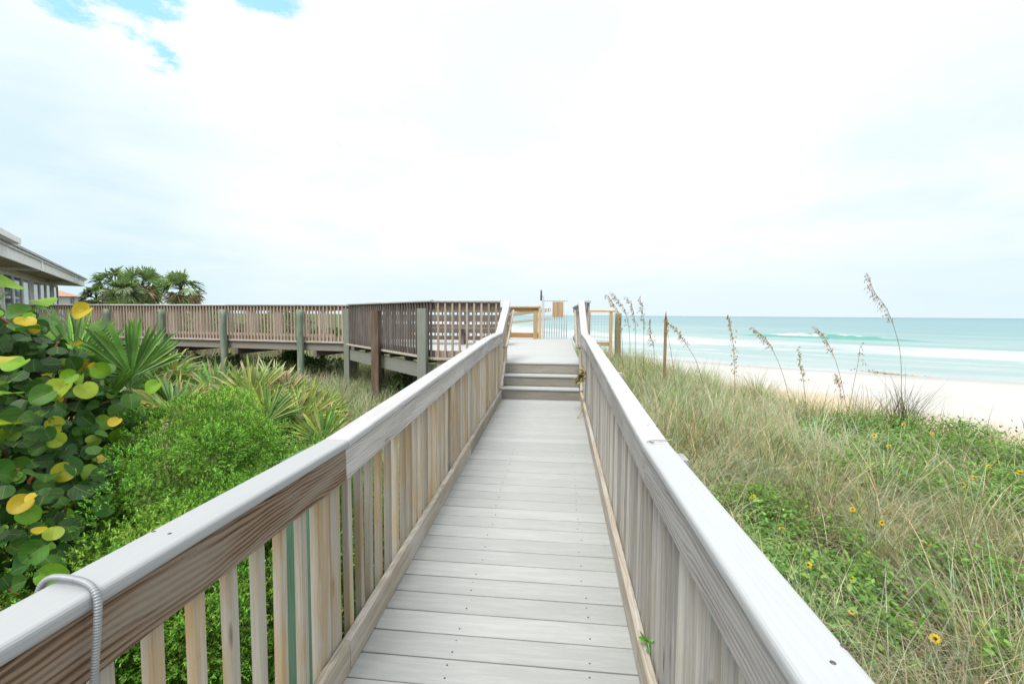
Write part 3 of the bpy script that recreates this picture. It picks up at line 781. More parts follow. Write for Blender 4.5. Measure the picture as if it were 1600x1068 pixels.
# ------------------------------------------------------------------ dune grass on the right
def in_view(x, y, mar=.12):
    v = np.stack([x, y, np.full_like(x, -1.5)], 1) @ R          # camera frame
    return (v[:, 2] > .2) & (np.abs(v[:, 0]/v[:, 2]) < CX/F+mar)
def scatter(n, x0, x1, y0, y1, pw, r0, ok):
    X = []; cnt = 0
    while cnt < n:
        x = rng.uniform(x0, x1, 40000); y = rng.uniform(y0, y1, 40000)
        r = np.hypot(x, y); k = (rng.random(40000) < np.minimum(1, (r0/r)**pw)) & in_view(x, y) & ok(x, y)
        X.append(np.stack([x[k], y[k]], 1)); cnt += int(k.sum())
    return np.concatenate(X)[:n]
def clump_grass(mb, cl, per, spread, Lr, Tr, Cr, wid, mixw, dryf=None, azbias=None):
    N = len(cl)*per
    c = np.repeat(cl, per, 0)
    off = rng.normal(0, spread, (N, 2)); b = c+off
    az = np.arctan2(off[:, 1], off[:, 0])+rng.normal(0, .9, N)
    if azbias is not None:
        ab = np.repeat(azbias, per); az = np.where(rng.random(N) < .8, ab+rng.normal(0, .55, N), az)
    r = np.hypot(b[:, 0], b[:, 1])
    ln = rng.uniform(*Lr, N)*np.repeat(rng.uniform(.7, 1.15, len(cl)), per)
    tl = np.abs(rng.normal(Tr[0], Tr[1], N)); cu = np.abs(rng.normal(Cr[0], Cr[1], N))
    kind = rng.random(N); dr = np.repeat(dryf if dryf is not None else np.full(len(cl), mixw[1]), per)
    fr = np.repeat(rng.random(len(cl))**2*mixw[2]*2, per)
    tint = np.where((kind < dr)[:, None], pick(STRAW, N), np.where((kind < dr+fr)[:, None], pick(FRESH, N), pick(GREY_G, N)))
    w_ = wid*rng.uniform(.7, 1.3, N)*np.clip(r/3.0, .8, 2.3)
    z = gz(b[:, 0], b[:, 1])-.02
    mb.blades(np.column_stack([b, z]), az, ln, tl, cu, w_, tint)
okr = lambda x, y: (x > .56) & (edge(x, y) < .25)
cl = scatter(3000, .56, 12, -.1, 21, 1.15, 2.2, okr)
zc_ = zone(cl[:, 0], cl[:, 1]); cl = cl[(zc_ < .05) | (rng.random(len(cl)) < .26)]
dry = np.clip(.22+1.5*(fbm(cl[:, 0]*.9, cl[:, 1]*.9, 31)-.42), .1, .75)
wind = 2.9+(fbm(cl[:, 0]*.75, cl[:, 1]*.75, 41, 2)-.5)*2*PI*1.5
m = MB()
clump_grass(m, cl, 19, .10, (.5, 1.05), (.55, .35), (1.35, .5), .0048, (0, .3, .14), dry, wind)
# dead straw lying between the tufts
st = scatter(9000, .56, 10, 0, 16, 1.2, 2.2, okr)
m.blades(np.column_stack([st, gz(st[:, 0], st[:, 1])+rng.uniform(.02, .28, len(st))]), rng.uniform(0, 2*PI, len(st)), rng.uniform(.25, .6, len(st)), rng.uniform(1.0, 1.6, len(st)), rng.normal(.2, .4, len(st)), np.full(len(st), .0045)*np.clip(np.hypot(st[:, 0], st[:, 1])/3, .8, 2), pick(STRAW, len(st)))
# sparse upright blades standing against the sand along the dune crest
cr = scatter(170, 1.2, 11, 3, 20, .4, 4, lambda x, y: (edge(x, y) > -.7) & (edge(x, y) < .55))
clump_grass(m, cr, 10, .07, (.4, .65), (.22, .18), (.55, .4), .0042, (0, .3, .1))
# greener taller grass by the landing
gl = scatter(420, .62, 3.4, 6.5, 15, .2, 6, lambda x, y: (x > .6) & (edge(x, y) < .1))
clump_grass(m, gl, 18, .09, (.45, .95), (.28, .2), (.7, .4), .0045, (0, .14, .5))
# bigger tussocks give the slope and its crest an uneven outline
tk = scatter(95, .62, 9, 1.6, 14, .5, 3, lambda x, y: (x > .62) & (edge(x, y) < .25) & (zone(x, y) < .2))
for Lq, part in (((.65, 1.05), tk[:40]), ((.8, 1.2), tk[40:60]), ((.55, .9), tk[60:])):
    clump_grass(m, part, 75, .07, Lq, (.34, .22), (.95, .5), .0048, (0, .35, .15), rng.uniform(.1, .7, len(part)))
# long arching dead strands over the thatch
la_ = scatter(420, .6, 7, .6, 8, .6, 2.5, okr)
m.blades(np.column_stack([la_, gz(la_[:, 0], la_[:, 1])]), rng.uniform(0, 2*PI, len(la_)), rng.uniform(.8, 1.4, len(la_)), rng.uniform(.2, .8, len(la_)), rng.uniform(1.0, 1.9, len(la_)), np.full(len(la_), .005), pick(STRAW+GREY_G, len(la_)), k=7)
# fine bright grass near the lower right corner
nb, _ = hit(1290, 1040, .3)
fg = np.stack([rng.normal(1.75, .35, 110), rng.normal(1.25, .35, 110)], 1); fg = fg[fg[:, 0] > .75]
clump_grass(m, fg, 22, .07, (.4, .75), (.4, .25), (.9, .4), .0032, (0, .08, 2.0))
g = m.build('dune_grass', M_grass); tag(g, 'mixed grey green and straw dune grass covering the slope right of the ramp', 'grass', kind='stuff')

m = MB()
zz_ = scatter(7600, .6, 11, 0, 14, .9, 3, lambda x, y: (edge(x, y) < .2) & (x > .62) & (zone(x, y) > .02) & (fbm(x*2.6, y*2.6, 71) > .36))
b = np.column_stack([zz_, gz(zz_[:, 0], zz_[:, 1])+.06+rng.random(len(zz_))**.7*(.22+.30*fbm(zz_[:, 0]*2.2, zz_[:, 1]*2.2, 51))])
pos = np.repeat(b, 5, 0)+rng.normal(0, .045, (len(b)*5, 3)); n = len(pos)
dirn = np.column_stack([rng.normal(0, 1, (n, 2)), rng.normal(.3, .6, n)])
X_, Y_, Z_ = frames(dirn)
m.leaves(DELT*V3(.72, 1, 1), DELT_F, pos, X_, Y_, Z_, rng.uniform(.025, .062, n), pick([(.13, .27, .045), (.16, .31, .05), (.10, .22, .04), (.20, .35, .07)], n))
# stems
ns = 900; sb = b[rng.integers(0, len(b), ns)].copy(); sb[:, 2] = gz(sb[:, 0], sb[:, 1])
m.blades(sb, rng.uniform(0, 2*PI, ns), rng.uniform(.25, .5, ns), rng.uniform(.1, .9, ns), rng.normal(.3, .4, ns), np.full(ns, .006), pick([(.11, .14, .05), (.12, .08, .05)], ns))
tag(m.build('ground_cover', M_leaf), 'bright green leafy creeping plants in patches among the dune grass', 'ground cover', kind='stuff')

# ------------------------------------------------------------------ yellow flowers
fl = [(1263, 882, 1.0, 'larger of two yellow flowers close together beside the right handrail'), (1256, 898, .9, 'smaller lower flower of the close yellow pair beside the right handrail'),
      (1332, 904, .9, 'yellow flower on dark leaves right of the close pair'), (1332, 954, 1.05, 'yellow flower with dark centre above the fine bright grass'),
      (1461, 997, 1.1, 'yellow flower lowest and nearest in the right corner grass'), (1222, 826, .9, 'yellow flower over leaves touching the right handrail cap'),
      (1332, 795, 1.0, 'single yellow flower in the middle of the dry straw'), (1378, 816, .9, 'yellow flower just right of the dry straw patch'),
      (1177, 776, .9, 'small yellow flower furthest along beside the right handrail'), (1451, 848, .8, 'half closed yellow flower alone in grey grass right of centre'),
      (1366, 680, 1.1, 'upper yellow flower of the pair on the green crest patch'), (1389, 697, 1.0, 'lower yellow flower of the pair on the green crest patch'),
      (1412, 663, .9, 'yellow flower on the crest against the pale sand'), (1505, 757, 1.0, 'yellow flower at the left of the dark hollow'),
      (1522, 746, 1.0, 'yellow flower just above the dark hollow at right'), (1594, 738, 1.1, 'yellow flower at the right edge of the photo'), (1545, 728, .9, 'yellow flower over brown twigs near the right edge'),
      (1456, 677, .8, 'tiny yellow flower by the orange sand bank')]
kp = 15
pa = np.linspace(-1, 1, 3)
for px, py, sc, lab in fl:
    p, dd = hit(px, py, .42)
    size = .030*sc*(1 if dd < 4.2 else 1.25)
    e = empty('yellow_flower', (p[0], p[1], p[2]), lab, 'flower', 'yellow flowers in the dune plants')
    c2 = V3(0, 0, EYE)-p; c2 /= np.linalg.norm(c2)
    nv = nrm(c2*.75+V3(0, 0, .65)+rng.normal(0, .22, 3)); ax = nrm(np.cross(nv, V3(.3, 1, 0))); ay = np.cross(nv, ax)
    m = MB()
    for k in range(kp):
        a = 2*PI*k/kp+random.uniform(-.1, .1); dr_ = ax*math.cos(a)+ay*math.sin(a); sd_ = np.cross(nv, dr_); Lp = size*random.uniform(.85, 1.08); wp = size*.17
        q = [p+dr_*size*.2-sd_*wp*.5, p+dr_*size*.2+sd_*wp*.5, p+dr_*Lp*.65+sd_*wp+nv*size*.10, p+dr_*Lp+nv*size*.02, p+dr_*Lp*.65-sd_*wp+nv*size*.10]
        m.add(q, [np.array([(0, 1, 2, 3, 4)])], pick([(.68, .48, .02), (.72, .53, .03)], 1, .05)[0])
    m.build('petals', M_flower, e)
    m = MB(); m.tube([p+nv*0, p+nv*size*.12, p+nv*size*.22], [size*.34, size*.30, size*.12], 10); m.build('disc', M_disc, e)
    gq = gz(p[0], p[1])
    m = MB(); m.tube(spline([(p[0]+.06, p[1]+.04, gq), (p[0]+.05, p[1]+.04, (gq+p[2])/2), p-V3(0, 0, .03)-nv*.01, p], 8), .0022, 5, tint=(.8, 1.6, .6)); m.build('stem', M_stem, e)

# ------------------------------------------------------------------ sea oats
def sea_oat(path, depth, lab, dense=1.0, droop=-1, tone=((.20, .15, .085), (.26, .20, .12)), leaves=2, plume=.35, name='sea_oat', z_base=None, seedlen=.034):
    P = np.array([at(px, py, depth) for px, py in path])
    P[0, 2] = min(P[0, 2], float(gz(P[0, 0], P[0, 1]))-.02) if z_base is None else z_base
    e = empty(name, P[0], lab, 'sea oats', 'sea oat stalks on the dune')
    q = spline(P, 40); n = len(q)
    m = MB(); m.tube(q, np.linspace(.0034, .0014, n)*max(1, depth/6), 5, tint=(1.1, 1.15, .75)); m.build('stalk', M_stem, e)
    L = np.concatenate([[0], np.cumsum(np.linalg.norm(np.diff(q, axis=0), axis=1))]); f = L/L[-1]
    i0 = int(np.searchsorted(f, 1-plume)); nb = int(36*dense)
    m = MB(); sz = max(1, depth/7)
    for k in range(nb):
        j = i0+(n-1-i0)*k/max(1, nb-1); a = q[min(n-1, int(j))]
        T = nrm(q[min(n-1, int(j)+1)]-q[max(0, int(j)-1)])
        side = R[:, 0]*droop*random.uniform(.3, 1)+rng.normal(0, .45, 3)*V3(1, 1, .3)
        dd_ = nrm(T*.7+side*.55+V3(0, 0, .1)); bl = random.uniform(.06, .15)*(1-.5*k/nb)*1.35
        br = [a, a+dd_*bl*.5, a+dd_*bl*.9-V3(0, 0, bl*.22), a+dd_*bl*1.1-V3(0, 0, bl*.55)]
        bs_ = spline(br, 6); m.tube(bs_, .0011*sz, 4, tint=tone[0], caps=False)
        ns_ = random.randint(3, 5)
        pp = bs_[np.linspace(2, 5, ns_).astype(int)]+rng.normal(0, .006, (ns_, 3))
        dv = np.tile(nrm(bs_[-1]-bs_[-2]), (ns_, 1))+rng.normal(0, .35, (ns_, 3))+V3(0, 0, -.4)
        X_, Y_, Z_ = frames(dv)
        m.leaves(NAR*V3(1.7, 1, 1), NAR_F, pp, X_, Y_, Z_, rng.uniform(.8, 1.25, ns_)*seedlen*sz**.5, pick(tone, ns_))
    m.build('seed_head', M_oat, e)
    if leaves:
        m = MB(); b = np.repeat(q[1:2], leaves*3, 0)+rng.normal(0, .02, (leaves*3, 3)); b[:, 2] = q[0, 2]
        N = len(b); m.blades(b, rng.uniform(0, 2*PI, N), rng.uniform(.4, .9, N), rng.uniform(.1, .4, N), rng.uniform(.4, 1.1, N), np.full(N, .006*sz), pick(GREY_G+FRESH, N)); m.build('leaf_blades', M_grass, e)
    return e
BR = ((.32, .24, .15), (.42, .32, .20)); PU = ((.34, .30, .26), (.42, .37, .32)); YE = ((.42, .37, .14), (.36, .34, .14)); OR = ((.42, .27, .12), (.34, .23, .12))
sea_oat([(1412, 650), (1408, 570), (1398, 515), (1384, 480), (1366, 455), (1357, 430)], 6.6, 'tallest sea oat stalk, rising above the horizon over the dark grass tuft', 1.25, -1, PU, 3, .30)
sea_oat([(1147, 640), (1148, 590), (1146, 545), (1142, 515), (1137, 494)], 9.0, 'upright sea oat with thick brown head standing against the surf', 1.5, .4, OR, 2, .62)
sea_oat([(1240, 640), (1225, 590), (1208, 548), (1195, 528), (1176, 512)], 9.0, 'sea oat whose drooping head leans left in front of the wave', 1.1, -.6, BR, 1, .33)
sea_oat([(1330, 640), (1312, 585), (1298, 545), (1287, 525), (1276, 513)], 8.5, 'sea oat with small tan head below the breaking wave crest', .9, -.3, BR, 1, .32)
sea_oat([(1262, 640), (1256, 600), (1251, 575), (1247, 545)], 8.8, 'short yellow-green sea oat head over the wet sand', .9, .3, YE, 1, .5)
sea_oat([(1108, 610), (1090, 570), (1072, 538), (1058, 518), (1043, 504)], 9.5, 'sea oat leaning left with dense brown head beside the wooden stake', 1.3, .4, BR, 1, .33)
sea_oat([(1060, 590), (1050, 560), (1043, 520), (1041, 500)], 9.5, 'thin green sea oat stem bending beside the wooden stake', .3, .5, YE, 1, .2)
for path, lab in (([(975, 570), (972, 530), (966, 490), (958, 474), (949, 462)], 'leftmost sea oat of the group at the round post, head over the railing'),
                  ([(985, 570), (984, 530), (978, 490), (968, 472), (958, 459)], 'sea oat arching over the round post with dark purple head'),
                  ([(994, 570), (993, 525), (991, 495), (987, 478), (980, 465)], 'dense purple-brown sea oat in the middle of the group by the round post'),
                  ([(1006, 570), (1006, 525), (1005, 495), (1003, 480), (1000, 466)], 'tall rightmost sea oat of the group near the round post'),
                  ([(1024, 580), (1022, 550), (1017, 525), (1016, 500)], 'thin low sea oat between the group and the wooden stake')):
    sea_oat(path, 10.5, lab, 1.0, -.3, PU, 2, .38)
sea_oat([(1318, 640), (1313, 612), (1310, 598), (1307, 588)], 8.5, 'short dead brown sea oat stub at the dune crest', .9, .2, BR, 1, .5)
sea_oat([(1322, 660), (1332, 610), (1340, 570), (1344, 540)], 8.0, 'bare thin forked stem left of the dark grass tuft', .25, .6, PU, 0, .25)
# dead plume hanging through the right handrail
e = empty('sea_oat_plume', (.34, 6.7, .42), 'dead straw coloured sea oat plume bent over the kick board by the lowest step', 'sea oats')
m = MB(); q = spline([(.46, 6.3, .75), (.36, 6.22, .72), (.30, 6.2, .58), (.325, 6.15, .40), (.34, 6.05, .25), (.27, 5.9, .175)], 24); m.tube(q, .006, 6, tint=(2.2, 2.3, 1.4)); m.build('stalk', M_stem, e)
m = MB(); n = 130; j = rng.integers(2, 9, n); dv = rng.normal(0, .5, (n, 3))+V3(-.9, -.2, -.35); X_, Y_, Z_ = frames(dv)
m.leaves(NAR*V3(1.5, 1, 1), NAR_F, q[j]+rng.normal(0, .03, (n, 3)), X_, Y_, Z_, rng.uniform(.05, .10, n), pick([(.40, .33, .14), (.33, .26, .12), (.30, .28, .12)], n)); m.build('seed_head', M_oat, e)
# dark tuft on the crest
def tuft(px, py, depth, n, L, lab, cols, tilt=.35, name='grass_tuft', w_=.010):
    p = at(px, py, depth); p[2] = gz(p[0], p[1])
    m = MB(); b = np.tile(p, (n, 1))+rng.normal(0, .09, (n, 3))*V3(1, 1, .1)
    m.blades(b, rng.uniform(0, 2*PI, n), rng.uniform(*L, n), np.abs(rng.normal(tilt, .25, n)), np.abs(rng.normal(.5, .4, n)), np.full(n, w_), pick(cols, n))
    return tag(m.build(name, M_grass, origin=p), lab, 'grass tuft', 'taller grass tufts on the dune crest')
DK = [(.09, .10, .06), (.07, .085, .055), (.13, .14, .085), (.16, .12, .085)]
tuft(1412, 650, 7.4, 170, (.7, 1.25), 'dark spiky grass tuft around the foot of the tallest sea oat', DK)
tuft(1255, 630, 8.6, 90, (.6, 1.05), 'brown-tipped grass tuft in front of the pale beach, centre right', GREY_G+STRAW)
tuft(1340, 650, 8.0, 70, (.6, 1.0), 'thin brownish grass tuft on the crest left of the dark spiky one', DK+STRAW)
# stake
p = at(1038, 588, 9.6); zt = at(1038, 488, 9.6)
e = empty('wooden_stake', (p[0], p[1], gz(p[0], p[1])), 'thin weathered wooden stake standing upright in the grass before the sea', 'stake')
m = MB(); m.board((p[0], p[1], gz(p[0], p[1])-.2), (p[0], p[1], zt[2]-.15), .055, .05, (0, 1, 0)); m.tube([(p[0], p[1], zt[2]-.152), (p[0]-.004, p[1], zt[2]+.02)], [.026, .006], 4); m.build('shaft', W_stake, e)
# beach wrack and driftwood
pw, _ = hit(1372, 578, 0, dmin=12)
m = MB(); n = 500; ax = V3(.906, .423, 0); al = V3(-.423, .906, 0)
c0 = V3(*[float(v) for v in (V3(0, 0, EYE)+ray(1372, 577)*((EYE+4.72)/-ray(1372, 577)[2]))])
b = c0+np.outer(rng.normal(0, 1.0, n), al)*1.9+np.outer(rng.normal(0, .4, n), ax); b[:, 2] = gz(b[:, 0], b[:, 1])+rng.random(n)*.12
X_, Y_, Z_ = frames(rng.normal(0, 1, (n, 3))*V3(1, 1, .3)); m.leaves(NAR*V3(1.4, 1, 1), NAR_F, b, X_, Y_, Z_, rng.uniform(.15, .5, n), pick([(.40, .34, .26), (.44, .38, .30)], n))
tag(m.build('seaweed_line', M_oat, origin=c0), 'low brown heap of washed-up seaweed on the wet beach', 'seaweed')
p, _ = hit(1545, 1046, .18)
m = MB(); m.tube(spline([p+V3(-.22, .02, -.04), p+V3(-.10, .08, .03), p+V3(.02, .06, .04), p+V3(.07, -.02, .0), p+V3(.03, -.10, -.06)], 20), np.linspace(.014, .007, 20), 7)
m.tube(spline([p+V3(.10, .0, -.1), p+V3(.17, .02, 0), p+V3(.24, .06, .05)], 8), .010, 6)
tag(m.build('driftwood', M_drift, origin=p), 'curved bleached stick lying in the grass at the lower right', 'driftwood')
# twig on the right cap, weeds by the kick board
m = MB(); p = V3(.40, 1.86, 1.003)
m.tube(spline([p+V3(-.03, 0, .002), p+V3(0, .01, .006), p+V3(.05, .02, .004), p+V3(.08, .03, .006)], 8), .0025, 5)
m.tube([p+V3(-.02, .005, .004), p+V3(-.005, -.012, .004)], .004, 5)
tag(m.build('twig', M_drift, origin=p), 'tiny dry twig lying on the white cap of the right handrail', 'twig')
def weed(p, n, lab, sz):
    m = MB(); m.tube(spline([p+V3(.02, .02, -.1), p+V3(.01, .01, -.03), p], 6), .0016, 5, tint=(.8, 1.6, .6))
    dv = np.column_stack([rng.normal(-.25, .8, (n, 2)), rng.normal(.4, .5, n)]); X_, Y_, Z_ = frames(dv)
    m.leaves(NAR*V3(1.3, 1, 1), NAR_F, np.tile(p, (n, 1))+rng.normal(0, .006, (n, 3)), X_, Y_, Z_, rng.uniform(.6, 1.1, n)*sz, pick([(.12, .30, .04), (.16, .34, .06)], n))
    return tag(m.build('weed', M_leaf, origin=p), lab, 'weed', 'small weeds on the ramp')
weed(V3(.385, 1.83, .17), 16, 'small green weed poking out beside the joint of the right kick board', .045)
weed(V3(.325, 1.64, .02), 6, 'green weed tip rising at the right deck edge nearest the camera', .05)

# ------------------------------------------------------------------ left side: grass under and around the platform
okl = lambda x, y: (x < -1.12)
m = MB()
cl = scatter(1500, -17, -1.12, 3.2, 16, .7, 4, okl)
clump_grass(m, cl, 22, .13, (.35, .7), (.4, .3), (.9, .5), .0048, (0, .24, .5), np.clip(.12+.8*(fbm(cl[:, 0]*.8, cl[:, 1]*.8, 61)-.4), .05, .6))
c2 = scatter(500, -6.5, -1.12, 5, 11.5, .3, 5, okl)
clump_grass(m, c2, 26, .12, (.4, .75), (.45, .3), (1.0, .4), .004, (0, .12, .25))
c3 = scatter(500, -26, -1, 13, 30, .2, 14, lambda x, y: (edge(x, y) < .2))
clump_grass(m, c3, 18, .22, (.5, .9), (.3, .25), (.7, .4), .006, (0, .2, .5))
c4 = scatter(14, -3.4, -1.12, .3, 3.4, .3, 2, okl)
clump_grass(m, c4, 20, .12, (.3, .6), (.5, .3), (.9, .4), .004, (0, .35, .6))
tag(m.build('wild_grass', M_grass), 'pale green grass growing under the walkway and left of the ramp', 'grass', kind='stuff')

# ------------------------------------------------------------------ sea grape
sgp = empty('sea_grape_shrub', tuple(at(40, 650, 2.5)*V3(1, 1, 0)+V3(0, 0, -1)), 'large shrub with round green and yellow leaves at the left edge of the photo', 'shrub')
blobs = [(at(20, 640, 2.75), .52), (at(130, 690, 3.0), .36), (at(-90, 580, 2.7), .56), (at(-15, 525, 2.6), .24), (at(15, 800, 2.25), .44), (at(85, 590, 2.9), .22), (at(10, 920, 1.95), .36), (at(-100, 720, 2.2), .55), (at(190, 650, 3.2), .20)]
P = []; D = []
for c, r in blobs:
    n = int(430*(r/.5)**2); v = nrm(rng.normal(0, 1, (n, 3)))
    P.append(c+v*r*rng.uniform(.55, 1.05, (n, 1))*V3(1, 1, .9)); D.append(v)
P = np.concatenate(P); D = np.concatenate(D)
tocam = nrm(V3(0, 0, EYE)-P)
nrmv = nrm(D*.4+V3(0, 0, .5)+tocam*.75+rng.normal(0, .40, P.shape))          # leaf normal
yv = nrm(np.cross(nrmv, rng.normal(0, 1, P.shape))); yv = nrm(yv+V3(0, 0, -.35)*1.0); xv = nrm(np.cross(yv, nrmv)); zv = np.cross(xv, yv)
n = len(P); k = rng.random(n)
GRAPE = [(.025, .085, .015), (.04, .12, .018), (.02, .065, .014), (.055, .15, .022), (.03, .09, .022)]
tint = np.where((k < .025)[:, None], pick([(.40, .36, .03), (.36, .26, .03)], n), np.where((k < .15)[:, None], pick([(.12, .27, .02), (.17, .31, .03)], n), pick(GRAPE, n)))
m = MB(); m.leaves(RND, RND_F, P, xv*rng.uniform(.82, 1.08, (n, 1)), yv, zv*rng.uniform(-2.0, 3.6, (n, 1)), rng.uniform(.05, .10, n), tint)
LIME = (.18, .36, .02); YEL = (.50, .38, .015); YG = (.26, .36, .025); MID = (.06, .17, .02)
for px, py, dpt, sz, col, fx, fz in ((22, 445, 2.3, .20, LIME, .6, .9), (66, 470, 2.4, .17, LIME, .6, .9), (125, 488, 2.6, .155, YEL, .75, .8), (30, 488, 2.25, .19, MID, .2, 1), (45, 512, 2.25, .2, MID, .3, 1),
                                     (88, 612, 2.25, .17, YG, .8, .8), (136, 612, 2.3, .15, YG, .9, .6), (62, 620, 2.2, .17, MID, .9, .6), (20, 570, 2.2, .17, LIME, .5, 1), (28, 790, 1.9, .13, YEL, .8, .7),
                                     (46, 778, 1.9, .07, YEL, .5, .9), (84, 830, 1.95, .11, YG, .9, .5), (62, 826, 1.95, .08, YEL, .6, .7), (86, 686, 2.3, .13, YG, .9, .4), (60, 700, 2.3, .15, MID, .5, .9), (238, 606, 2.9, .15, LIME, .8, .6),
                                     (168, 576, 2.8, .17, MID, .9, .4), (178, 660, 2.6, .11, YEL, .6, .8), (40, 505, 2.5, .14, YEL, .5, .9), (10, 660, 2.1, .19, YG, .4, 1), (12, 612, 2.1, .19, LIME, .4, 1),
                                     (205, 628, 2.7, .15, MID, .8, .6), (24, 660, 2.15, .18, MID, .7, .8), (105, 590, 2.5, .13, LIME, .8, .5), (150, 508, 2.9, .13, MID, .9, .5), (160, 580, 2.75, .16, LIME, .9, .3), (10, 560, 2.0, .15, (.45, .42, .05), .4, .9)):
    p = at(px, py, dpt); c = nrm(V3(0, 0, EYE)-p); nv = nrm(c*fx+V3(0, 0, fz)+rng.normal(0, .15, 3)); yy = nrm(np.cross(nv, R[:, 0])*random.choice((-1, 1))*.7+np.cross(nv, V3(0, 0, 1))*random.uniform(-1, 1)); xx = np.cross(yy, nv)
    p = p-yy*sz*.37
    m.leaves(RND, RND_F, p[None], xx[None], yy[None], np.cross(xx, yy)[None]*random.uniform(1.2, 3.4), np.array([sz*.60]), np.array([col])*V3(.85, .85, .85))
m.build('foliage', M_grape, sgp)
m = MB(); base = np.array(sgp.location)
for c, r in blobs:
    for k in range(4):
        e_ = c+nrm(rng.normal(0, 1, 3))*r*.8
        b0 = base+rng.normal(0, .15, 3)*V3(1, 1, 0)
        m.tube(spline([b0, b0*.6+c*.4+V3(0, 0, -.2), c+rng.normal(0, .08, 3), e_], 14), np.linspace(.016, .005, 14), 6, tint=(1.2, .8, .7))
m.build('branches', M_stem, sgp)

# ------------------------------------------------------------------ fine-leaved bright bush beside the left handrail
bb = empty('saltbush', (-2.2, 2.4, -1), 'dense bright green bush with tiny feathery leaves against the left handrail', 'bush')
ells = [((-2.05, 2.35, .10), (.70, .80, .66)), ((-2.45, 2.85, .32), (.62, .68, .54)), ((-1.85, 1.45, -.33), (.62, .85, .70)), ((-1.75, 3.1, -.15), (.5, .7, .58)), ((-2.5, 2.0, -.12), (.5, .6, .6)), ((-1.72, 2.25, -.02), (.45, .6, .52)), ((-1.62, .75, -.55), (.4, .7, .5))]
lob = []
for c, r in ells:
    k = 0
    while k < 78:
        v = nrm(rng.normal(0, 1, 3)+V3(.1, -.25, .45)); p = np.array(c)+v*np.array(r)*rng.uniform(.82, 1.0); rad = rng.uniform(.115, .195)
        if p[0]+rad*.8 < -1.14: lob.append((*p, rad)); k += 1
        elif rng.random() < .2: k += 1
lob = np.array(lob)
ns = 74000
li = rng.choice(len(lob), ns, p=lob[:, 3]**2/np.sum(lob[:, 3]**2)); v = nrm(rng.normal(0, 1, (ns, 3))+V3(0, 0, .35))
bump_ = 1+.05*np.sin(v[:, 0]*9+li)*np.sin(v[:, 1]*8+li*2)*np.sin(v[:, 2]*9+li*3)
sp0 = lob[li, :3]+v*lob[li, 3:4]*(rng.uniform(.0, 1.0, ns)**.12*bump_)[:, None]*V3(1, 1, .85)
kx = sp0[:, 0] < -1.06; sp0, v, li = sp0[kx], v[kx], li[kx]; ns = len(sp0)
axd = nrm(v*1.0+V3(0, 0, .45)+rng.normal(0, .35, (ns, 3))); ln = rng.uniform(.025, .05, ns)
K = 10
tt = np.tile(np.linspace(.05, 1, K), ns)
A = np.repeat(axd, K, 0); pos = np.repeat(sp0, K, 0)+A*(tt*np.repeat(ln, K))[:, None]
dv = A*(.5+.5*tt[:, None])+nrm(rng.normal(0, 1, A.shape))*.7
X_, Y_, Z_ = frames(dv)
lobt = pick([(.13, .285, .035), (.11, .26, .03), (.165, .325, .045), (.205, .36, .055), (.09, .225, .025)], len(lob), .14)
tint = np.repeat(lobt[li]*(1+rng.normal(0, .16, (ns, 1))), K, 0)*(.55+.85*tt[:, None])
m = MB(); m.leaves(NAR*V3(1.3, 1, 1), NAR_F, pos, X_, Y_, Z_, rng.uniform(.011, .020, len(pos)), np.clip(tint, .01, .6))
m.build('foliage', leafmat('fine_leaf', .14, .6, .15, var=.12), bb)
m = MB()
for k in range(26):
    c = lob[rng.integers(0, len(lob)), :3]; b0 = V3(-2.15, 2.4, -1)+rng.normal(0, .25, 3)*V3(1, 1.6, 0)
    m.tube(spline([b0, (b0+c)/2+rng.normal(0, .1, 3), c], 8), np.linspace(.012, .003, 8), 5)
m.build('branches', M_stem, bb)

# ------------------------------------------------------------------ palmettos and palms
def frond(mb, hub, nv, uv, Rr, spread, nl, width, cols, droop=.15, tipcol=None, k=4, fold=.45):
    uv = nrm(uv-nv*np.dot(uv, nv)); sv2 = np.cross(uv, nv)
    a = np.linspace(-spread, spread, nl)+rng.normal(0, .02, nl)
    D = np.cos(a)[:, None]*uv+np.sin(a)[:, None]*sv2
    D = nrm(D+nv*(.12+.18*np.abs(a[:, None])/spread)+rng.normal(0, .05, (nl, 3)))
    Ls = Rr*(1-.28*(np.abs(a)/spread)**2)*rng.uniform(.88, 1.05, nl)
    side = nrm(np.cross(D, nv)); up = np.cross(side, D)
    ts = np.array([.0, .3, .62, .85, 1.0]); wd_ = np.array([.12, .8, 1, .55, .03])
    V_ = []
    for t_, ww in zip(ts, wd_):
        c = hub+D*(Ls*t_)[:, None]-V3(0, 0, 1)*(droop*Ls*t_**2.6*rng.uniform(.5, 1.4, nl))[:, None]
        wv = side*(width*ww*.5)
        V_ += [c-wv+up*width*ww*fold*.5, c-up*width*ww*fold*.3, c+wv+up*width*ww*fold*.5]
    V_ = np.stack(V_, 1)                        # nl, 15, 3
    q = []
    for r_ in range(4):
        for c in range(2): q.append((r_*3+c, r_*3+c+1, r_*3+c+4, r_*3+c+3))
    q = np.array(q); fs = (q[None]+(np.arange(nl)*15)[:, None, None]).reshape(-1, 4)
    tc = pick(cols, nl, .15); T = np.repeat(tc[:, None], 15, 1)
    if tipcol is not None:
        kk = rng.random(nl) < .6; f = np.repeat(np.array([0, 0, .15, .7, 1.0]), 3)[None, :, None]*kk[:, None, None]; T = T*(1-f)+np.array(tipcol)*f
    mb.add(V_.reshape(-1, 3), [fs], T.reshape(-1, 3))
PAL_G = [(.12, .26, .055), (.16, .30, .065), (.095, .21, .05)]
PAL_Y = [(.24, .33, .07), (.30, .36, .09), (.19, .30, .07), (.34, .35, .13)]
PAL_B = [(.30, .23, .13), (.22, .15, .085), (.38, .32, .2)]
